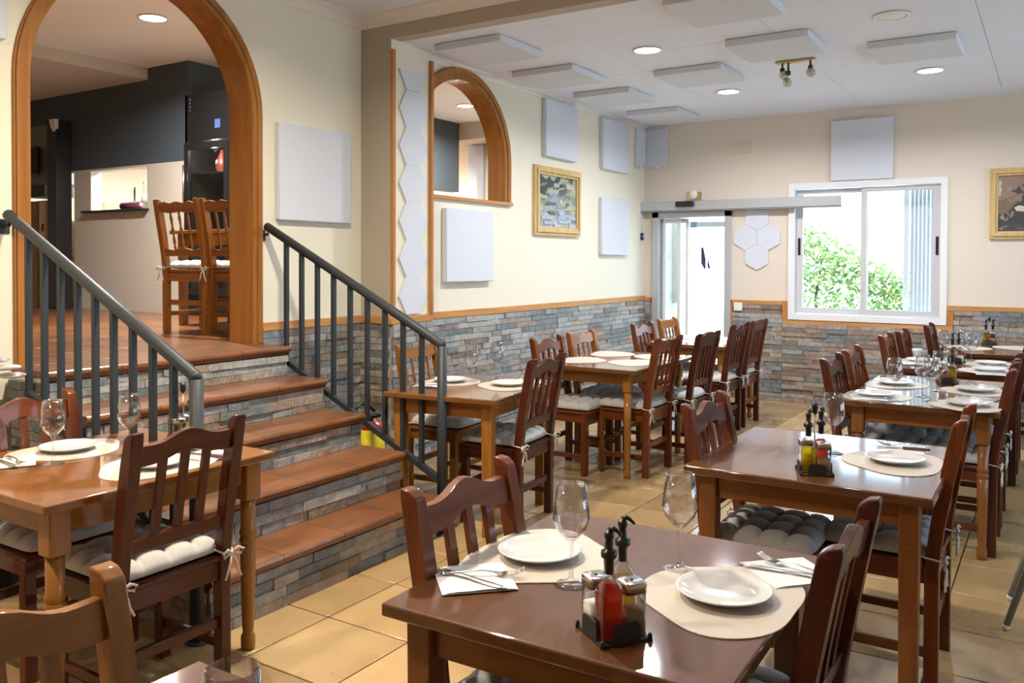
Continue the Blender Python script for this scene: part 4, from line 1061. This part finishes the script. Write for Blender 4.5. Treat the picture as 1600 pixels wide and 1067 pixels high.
def cruet(where, x, y, rz, slots, handle=False, prz=0):
    """slots: {(ix, iy): kind}"""
    t = thing('cruet_rack', 'black plastic cruet rack %s' % where, 'rack', (x, y, ZT), rz, 'black cruet racks')
    g = G(); g.box((-.054, -.054, 0), (.054, .054, .006), .003)
    for sx, sy in ((0, -1), (-1, 0), (1, 0), (0, 1)):
        pf = [(-.030, .004), (.030, .004), (.030, .030), (.024, .040), (.0, .042), (-.024, .040), (-.030, .030)]
        if sx == 0: g.prism(pf, 'y', sy*.050, sy*.0535)
        else: g.prism(pf, 'x', sx*.050, sx*.0535)
    for sx in (-1, 1):
        for sy in (-1, 1): g.lathe([(.005, 0), (.004, .012), (0, .016)], 8, (sx*.052, sy*.052, 0))
    g.obj('tray', BLACKM, t)
    if handle:
        G().tube([(0, 0, .006), (0, 0, .215)], .003, 8).obj('rod', STEEL, t); G().lathe([(.007, .205), (.011, .225), (.012, .236), (.006, .243), (0, .244)], 14).obj('knob', BLACK, t)
    c, s = math.cos(rz), math.sin(rz)
    for (ix, iy), kind in slots.items():
        dx, dy = ix*.0255, iy*.0255
        px, py, pz = x+c*dx-s*dy, y+s*dx+c*dy, ZT+.0065
        if kind == 'oil': bottle('golden olive oil bottle in the rack %s' % where, px, py, pz, rz, OIL, .085, prz)
        elif kind == 'amber': bottle('amber oil bottle in the rack %s' % where, px, py, pz, rz, AMB, .10, prz)
        elif kind == 'vin': bottle('red vinegar bottle in the rack %s' % where, px, py, pz, rz, VIN, .106, prz)
        elif kind == 'salt': shaker('square salt shaker in the rack %s' % where, px, py, pz, rz, SALT)
        elif kind == 'pep': shaker('square pepper shaker in the rack %s' % where, px, py, pz, rz, PEP)

# ---------------------------------------------------------------- laying out the room
# table at the stairs, left
NA = 'on the table beside the steps'
table('golden wooden table with turned legs beside the steps', -2.928, 1.805, .845, .88, 'gold', 'turned', inset=.07, leg_w=.07)
c = chair('slat', 'maho', 'dark mahogany slatted chair, back to camera, right of the table beside the steps', -2.369, 1.764, -1); cushion(c, 'grey tufted cushion on the dark chair right of the table beside the steps')
c = chair('slat', 'ches', 'brown slatted chair at the left picture edge behind the table beside the steps', -3.43, 1.775, 1); cushion(c, 'grey tufted cushion on the chair at the left picture edge')
setting(NA+', left side', -3.17, 1.82, -1, nap=(-3.14, 1.585, -.5)); setting(NA+', right side', -2.675, 1.85, 1, nap=(-2.65, 2.05, .1), dark=True)
wglass('wine glass %s, nearer the camera' % NA, -3.003, 1.669); wglass('wine glass %s, nearer the railing' % NA, -2.905, 1.90)
cruet(NA, -2.90, 2.13, -.35, {(-1, -1): 'amber', (1, 1): 'oil', (-1, 1): 'salt', (1, -1): 'pep'}, True)
# nearest table
NB = 'on the nearest table'
table('glossy brown wooden table nearest the camera with square legs', -.838, 1.778, .75, .80, 'brown', 'square', rz=.02, inset=.07)
c = chair('slat', 'ches', 'glossy orange-brown slatted chair left of the nearest table', -1.262, 1.738, 1); cushion(c, 'grey tufted cushion on the orange-brown chair left of the nearest table')
c = chair('slat', 'maho', 'dark slatted chair right of the nearest table', -.342, 1.86, -1); cushion(c, 'grey tufted cushion on the dark chair right of the nearest table')
setting(NB+', left side', -1.065, 1.80, -1, nap=(-1.113, 1.587, .785), cr=(-1.05, -1.65))
setting(NB+', right side', -.60, 1.80, 1, nap=(-.515, 2.02, .785), cr=(1.35, 1.62))
wglass('wine glass %s, left of the cruet rack' % NB, -.913, 1.683); wglass('wine glass %s, in front of the right plate' % NB, -.742, 1.905)
cruet(NB, -.722, 1.505, -.62, {(1.1, -1): 'vin', (-.95, 1.3): 'amber', (-1, -1): 'salt', (1, 1): 'pep'}, prz=.6)
# second table on the right
NC = 'on the second table of the right row'
table('brown wooden table with straight legs, second of the right row', -.712, 3.325, .81, .86, 'brown', 'square', inset=.075)
c = chair('slat', 'red', 'reddish dark slatted chair left of the second table of the right row', -1.153, 3.215, 1); cushion(c, 'grey tufted cushion left of the second table of the right row')
c = chair('slat', 'ches', 'chestnut slatted chair seen edge-on right of the second table of the right row', -.259, 3.43, -1); cushion(c, 'grey tufted cushion right of the second table of the right row')
setting(NC, -.485, 3.36, 1, nap=(-.50, 3.60, .1), dark=True)
wglass('wine glass %s beside the oil' % NC, -.706, 3.391)
cruet(NC, -.695, 3.04, .40, {(-1, -1): 'oil', (1, 1): 'vin', (1, -1): 'pep', (-1, 1): 'salt'}, True, prz=1.0)
# table by the pier
ND = 'on the table by the pier'
rd = math.radians(7.5)
table('light brown table with straight legs by the pier and the stair railing', -2.86, 4.07, .70, .86, 'mid', 'square', rz=rd)
c = chair('slat', 'maho', 'dark slatted chair right of the table by the pier, back to camera', -2.40, 4.143, -1, math.radians(5)); cushion(c, 'grey tufted cushion on the dark chair by the pier table')
c = chair('spindle', 'hony', 'honey spindle chair against the pier behind the railing', -3.50, 4.33, 1, math.radians(3)); cushion(c, 'grey tufted cushion on the spindle chair behind the railing')
setting(ND+', left side', -3.06, 4.11, -1, rd, nap=(-3.07, 3.92, .4)); setting(ND+', right side', -2.69, 4.18, 1, rd, nap=(-2.66, 4.38, .5))
wglass('wine glass %s, left one of the pair' % ND, -2.953, 4.173); wglass('wine glass %s, right one of the pair' % ND, -2.902, 4.374)
# middle table along the stone wall
NE = 'on the bare table along the stone wall'
table('long bare table with turned legs along the stone wall', -2.745, 5.76, .80, 1.12, 'mid', 'round', inset=.10)
c = chair('slat', 'ches', 'dark slatted chair by the stone wall, nearer of the two at the bare table', -3.14, 5.39, 1, zs=.98); cushion(c, 'grey cushion on the nearer wall-side chair of the bare table')
c = chair('spindle', 'hony', 'honey spindle chair by the stone wall at the bare table', -3.17, 5.98, 1, zs=.98); cushion(c, 'grey cushion on the spindle chair by the stone wall')
c = chair('spindle', 'ches', 'brown spindle chair on the aisle side of the bare table', -2.255, 5.573, -1, tf=True, zs=1.012); cushion(c, 'grey cushion with loose ribbon on the spindle chair at the aisle')
c = chair('round', 'maho', 'dark slatted chair with humped rail, aisle side of the bare table, farther one', -2.155, 6.10, -1, zs=1.012); cushion(c, 'grey cushion on the dark aisle chair of the bare table')
setting(NE+', nearer wall side', -2.93, 5.55, -1, plate=False, napkin=False); setting(NE+', farther wall side', -2.93, 6.05, -1, plate=False, napkin=False, mrz=.3)
setting(NE+', nearer aisle side', -2.55, 5.62, 1, plate=False, napkin=False); setting(NE+', farther aisle side', -2.55, 6.07, 1, plate=False, napkin=False)
# table by the glass door
NF = 'on the table by the glass door'
table('table with turned legs in front of the glass door', -2.765, 7.62, .85, 1.02, 'mid', 'round', inset=.10)
c = chair('slat', 'ches', 'brown slatted chair in the corner left of the door table, nearer one', -3.14, 7.10, 1, zs=.98); cushion(c, 'grey cushion on the nearer corner chair of the door table')
c = chair('spindle', 'hony', 'honey spindle chair right in front of the glass door', -3.19, 7.81, 1, zs=.98); cushion(c, 'grey cushion on the honey chair in front of the glass door')
c = chair('slat', 'maho', 'dark slatted chair on the aisle side of the door table, nearer one', -2.25, 7.16, -1, zs=1.01); cushion(c, 'grey cushion on the nearer aisle chair of the door table')
c = chair('round', 'red', 'red-brown chair with rounded top rail beside the stone wall, farthest at the door table', -2.25, 7.70, -1, zs=1.01); cushion(c, 'grey cushion on the round-topped chair of the door table')
setting(NF+', nearer left', -2.96, 7.35, -1, plate=False, napkin=False); setting(NF+', farther left', -2.94, 7.83, -1, plate=False, napkin=False); setting(NF+', aisle side', -2.58, 7.40, 1, plate=False, napkin=False); setting(NF+', farther aisle side', -2.60, 7.86, 1, plate=False, napkin=False)
# long laid table, right row
NG = 'on the long laid table of the right row'
table('long brown table laid for four under the window, right row', -.585, 5.365, .735, 1.24, 'brown', 'turned', inset=.075)
for y, l2 in ((5.05, 'nearer'), (5.61, 'farther')):
    c = chair('slat', 'ches' if l2 == 'farther' else 'maho', 'slatted chair left of the long laid table, %s one' % l2, -1.066, y, 1); cushion(c, 'grey cushion on the %s left chair of the long laid table' % l2)
    c = chair('slat', 'red', 'slatted chair right of the long laid table, %s one' % l2, -.17, y+.04, -1); cushion(c, 'grey cushion on the %s right chair of the long laid table' % l2)
setting(NG+', nearer left', -.82, 4.96, -1, nap=(-.83, 4.85, .3)); setting(NG+', farther left', -.80, 5.50, -1, nap=(-.82, 5.70, .2))
setting(NG+', nearer right', -.37, 4.90, 1, nap=(-.34, 5.12, -.2)); setting(NG+', farther right', -.375, 5.46, 1, nap=(-.34, 5.66, -.1))
for (x, y), l2 in (((-.705, 4.834), 'nearest the corner'), ((-.60, 5.09), 'in the middle row left'), ((-.545, 4.95), 'in the middle row right'), ((-.545, 5.36), 'beside the oil')): wglass('wine glass %s, %s' % (NG, l2), x, y)
cruet(NG, -.545, 5.74, .2, {(-1, -1): 'pep', (1, -1): 'oil', (-1, 1): 'vin', (1, 1): 'salt'})
# next table
NH = 'on the third laid table towards the window'
table('brown table laid with plates, third of the right row', -.60, 6.84, .76, .86, 'brown', 'square')
c = chair('slat', 'ches', 'slatted chair left of the third table, nearer one', -1.06, 6.83, 1); c = chair('slat', 'red', 'slatted chair left of the third table, farther one', -1.02, 7.33, 1)
c = chair('slat', 'maho', 'slatted chair right of the third table, nearer one', -.14, 6.72, -1); c = chair('slat', 'red', 'slatted chair right of the third table, farther one', -.14, 7.20, -1)
setting(NH+', nearer right', -.37, 6.53, 1); setting(NH+', farther right', -.38, 6.95, 1); setting(NH+', left side', -.82, 6.86, -1)
for (x, y), l2 in (((-.492, 6.80), 'nearest the plates'), ((-.555, 7.12), 'behind the oil'), ((-.70, 7.10), 'at the left')): wglass('wine glass %s, %s' % (NH, l2), x, y)
cruet(NH, -.605, 7.12-.17, .3, {(-1, -1): 'oil', (1, -1): 'salt', (-1, 1): 'pep', (1, 1): 'vin'})
t = thing('coffee_cup', 'small white cup on the left of the third laid table', 'cup', (-.88, 7.12, ZT))
G().lathe([(.02, 0), (.026, .01), (.036, .05), (.038, .07), (.036, .07), (.033, .05), (.022, .012), (0, .008)], 20).obj('bowl', CERAM, t); G().tube([(.034, 0, .05), (.052, 0, .052), (.054, 0, .03), (.03, 0, .02)], .004, 8).obj('handle', CERAM, t)
# farthest table
NI = 'on the farthest table under the wall picture'
table('farthest brown table against the stone back wall', -.40, 8.30, .74, 1.10, 'brown', 'square')
c = chair('slat', 'maho', 'slatted chair left of the farthest table below the window corner', -.92, 8.15, 1)
c = chair('slat', 'maho', 'slatted chair right of the farthest table', -.02, 8.05, -1)
setting(NI+', left side', -.62, 8.20, -1, plate=False, napkin=False); setting(NI+', right side', -.27, 8.45, 1, plate=False, napkin=False)
cruet(NI, -.49, 8.70, 0, {(-1, -1): 'oil', (1, -1): 'pep', (-1, 1): 'salt', (1, 1): 'vin'}, True)
# table at the lower left picture edge
table('reddish brown table at the bottom left picture edge', -.92, .60, .78, .79, 'brown', 'square')
chair('slat', 'hony', 'honey coloured slatted chair at the bottom left picture corner', -1.385, .665, 1)
wglass('wine glass at the bottom picture edge, cut off by the frame', -.847, .690)

# upper room chairs and table
table('honey wooden table in the upper room behind two chairs', -5.15, 4.52, 1.5, .62, 'gold', 'square', z=ZL)
c = chair('spindle', 'hony', 'left honey spindle chair in the upper room with a cushion', -5.215, 3.78, 1, PI/2+.1, z=ZL)
t = thing('rolled_cushion', 'cream cushion tied on the left chair of the upper room', 'cushion', (c.location.x, c.location.y, ZL+.4525), c.rotation_euler.z)
link('pad', PAD, t, (0, .012, 0)); [link('tie', m, t, (0, 0, .004)) for m in TIES]
c = chair('spindle', 'hony', 'right honey spindle chair in the upper room, half hidden by the arch', -4.80, 3.83, 1, PI/2, z=ZL); cushion(c, 'dark cushion on the right chair of the upper room', ties=False)

# ---------------------------------------------------------------- odds and ends
t = thing('fire_extinguisher', 'red extinguisher with yellow label standing behind the steps', 'extinguisher', (-3.60, 4.02, 0))
RED = simple('signal_red', (.42, .012, .01), .3, coat=.5)
G().lathe([(.0, 0), (.07, 0), (.075, .01), (.075, .43), (.06, .46), (.025, .475), (.022, .49), (0, .495)], 24).obj('tank', RED, t)
G().lathe([(.0765, .03), (.0765, .425)], 24).obj('label', simple('yellow_label', (.75, .62, .02), .5), t)
G().box((-.02, -.05, .49), (.02, .06, .515), .005).obj('handle', BLACK, t)
G().tube([(0, .02, .53), (-.06, .0, .58), (-.12, -.02, .54), (-.10, -.04, .40), (-.085, -.05, .2)], .011, 8).obj('hose', BLACK, t)
t = thing('high_chair', 'grey child high chair with white feet at the right picture edge', 'chair', (.21, 4.12, 0))
for sx, sy in ((-1, -1), (-1, 1), (1, -1), (1, 1)):
    lg = G().tube([(sx*.36, sy*.18, .015), (sx*.18, sy*.12, .62)], [.012, .02], 12).obj('leg', simple('cool_grey_plastic', (.22, .25, .28), .4) if 'cool_grey_plastic' not in MATS else MATS['cool_grey_plastic'], t)
    G().sphere((sx*.36, sy*.18, .0145), .0145, 10, 6).obj('foot', WHITE, lg)
g = G(); g.box((-.19, -.17, .60), (.16, .17, .64), .015, 2); g.box((.12, -.17, .64), (.16, .17, .92), .012, 2); g.obj('seat', WHITE, t)
g = G(); g.box((-.20, -.19, .76), (-.02, .19, .78), .008, 2); g.obj('tray', WHITE, t); g = G()
for sy in (-1, 1): g.box((-.20, sy*.165-.008, .62), (.14, sy*.165+.008, .78), .004)
g.obj('armrest', WHITE, t)
# potted plant by the left railing
t = thing('potted_flower', 'dark pot with white flower and green leaves at the left picture edge', 'plant', (-4.05, 1.93, 0))
G().lathe([(.0, 0), (.10, 0), (.13, .28), (.14, .30), (.125, .30), (.12, .27), (0, .27)], 20).obj('pot', BLACKM, t)
G().tube([(0, 0, .27), (.02, .0, .6), (.03, .02, .95)], [.012, .009, .006], 8).obj('stem', simple('dark_leaf_green', (.04, .10, .03), .45), t)
rng = random.Random(3)
for k in range(11):
    a = k*2.4; h = .45+.04*k; L = .10+.04*rng.random(); g = G()
    vs = []
    for i in range(6):
        q = i/5; w = .035*math.sin(PI*(q*.9+.08)); rr_ = L*q; zz = h+.09*math.sin(q*PI*.8)-.05*q*q
        vs.append([g.bm.verts.new((rr_*math.cos(a)-s2*w*math.sin(a)+.02, rr_*math.sin(a)+s2*w*math.cos(a), zz+abs(s2)*.008)) for s2 in (-1, 0, 1)])
    fs = [g.bm.faces.new((vs[i][j], vs[i][j+1], vs[i+1][j+1], vs[i+1][j])) for i in range(5) for j in range(2)]
    g._f(fs, True); g.obj('leaf', MATS['dark_leaf_green'], t)
for k in range(3):
    fx, fy, fz = (.06, .08, .99), (-.01, .06, 1.02), (.04, .11, .95)
    cpos = (fx, fy, fz)[k]; g = G()
    for q in range(6):
        a = q*PI/3+k; g.sphere((cpos[0]+.03*math.cos(a), cpos[1]+.03*math.sin(a), cpos[2]), .03, 10, 6, (1, 1, .35))
    g.obj('flower', simple('white_petal', (.8, .78, .8), .6) if 'white_petal' not in MATS else MATS['white_petal'], t)

# ---------------------------------------------------------------- outside
struct('terrace', g=G().box((-14, YB+.16, -.2), (16, 40, -.02)), m=simple('pale_concrete', (.62, .62, .62), .8))
struct('terrace', g=G().box((XR+.16, -14, -.2), (16, YB+.16, -.02)), m=MATS['pale_concrete'])  # unseen ground added to bounce sunlight through the right windows onto the ceiling
rng = random.Random(11)
t = thing('garden_tree', 'green leafy tree outside the window', 'tree', (-2.7, 11.9, -.02))
G().tube([(0, 0, 0), (.03, .02, .5), (-.03, 0, 1.0), (.05, 0, 1.5)], [.03, .025, .02, .01], 8).obj('trunk', simple('bark', (.12, .09, .06), .9), t)
g = G()
for k in range(3800):
    # crown outline: tall at the left, falling to the right
    x = rng.uniform(-.75, 1.25); top = 2.02-.55*max(0, x+.15) if x > -.15 else 2.02-.9*max(0, -.35-x)
    z = rng.uniform(.3, 1)**.7*top; y = rng.uniform(-.35, .35)
    s = rng.uniform(.035, .07); a, b = rng.uniform(0, 6.28), rng.uniform(-1, 1)
    M = Matrix.Translation((x, y, z)) @ Matrix.Rotation(a, 4, 'Z') @ Matrix.Rotation(b, 4, 'X')
    vs = [g.bm.verts.new(M @ Vector(p)) for p in ((0, 0, 0), (s*.6, s*.8, .01), (0, s*2, 0), (-s*.6, s*.8, .01))]
    f = g.bm.faces.new(vs); f.material_index = rng.randrange(2)
o = g.obj('foliage', LEAF, t); o['kind'] = 'stuff'
t = thing('gate_arm', 'pale barrier arm with blue-grey end just outside the glass door', 'arm', (-3.0, YB+.165, 1.90))
G().box((-.45, 0, -.03), (.10, .04, .03), .004).obj('arm', ALU, t); G().box((-.53, -.002, -.035), (-.45, .045, .035), .004).obj('end_block', simple('blue_grey_metal', (.22, .28, .36), .4), t)
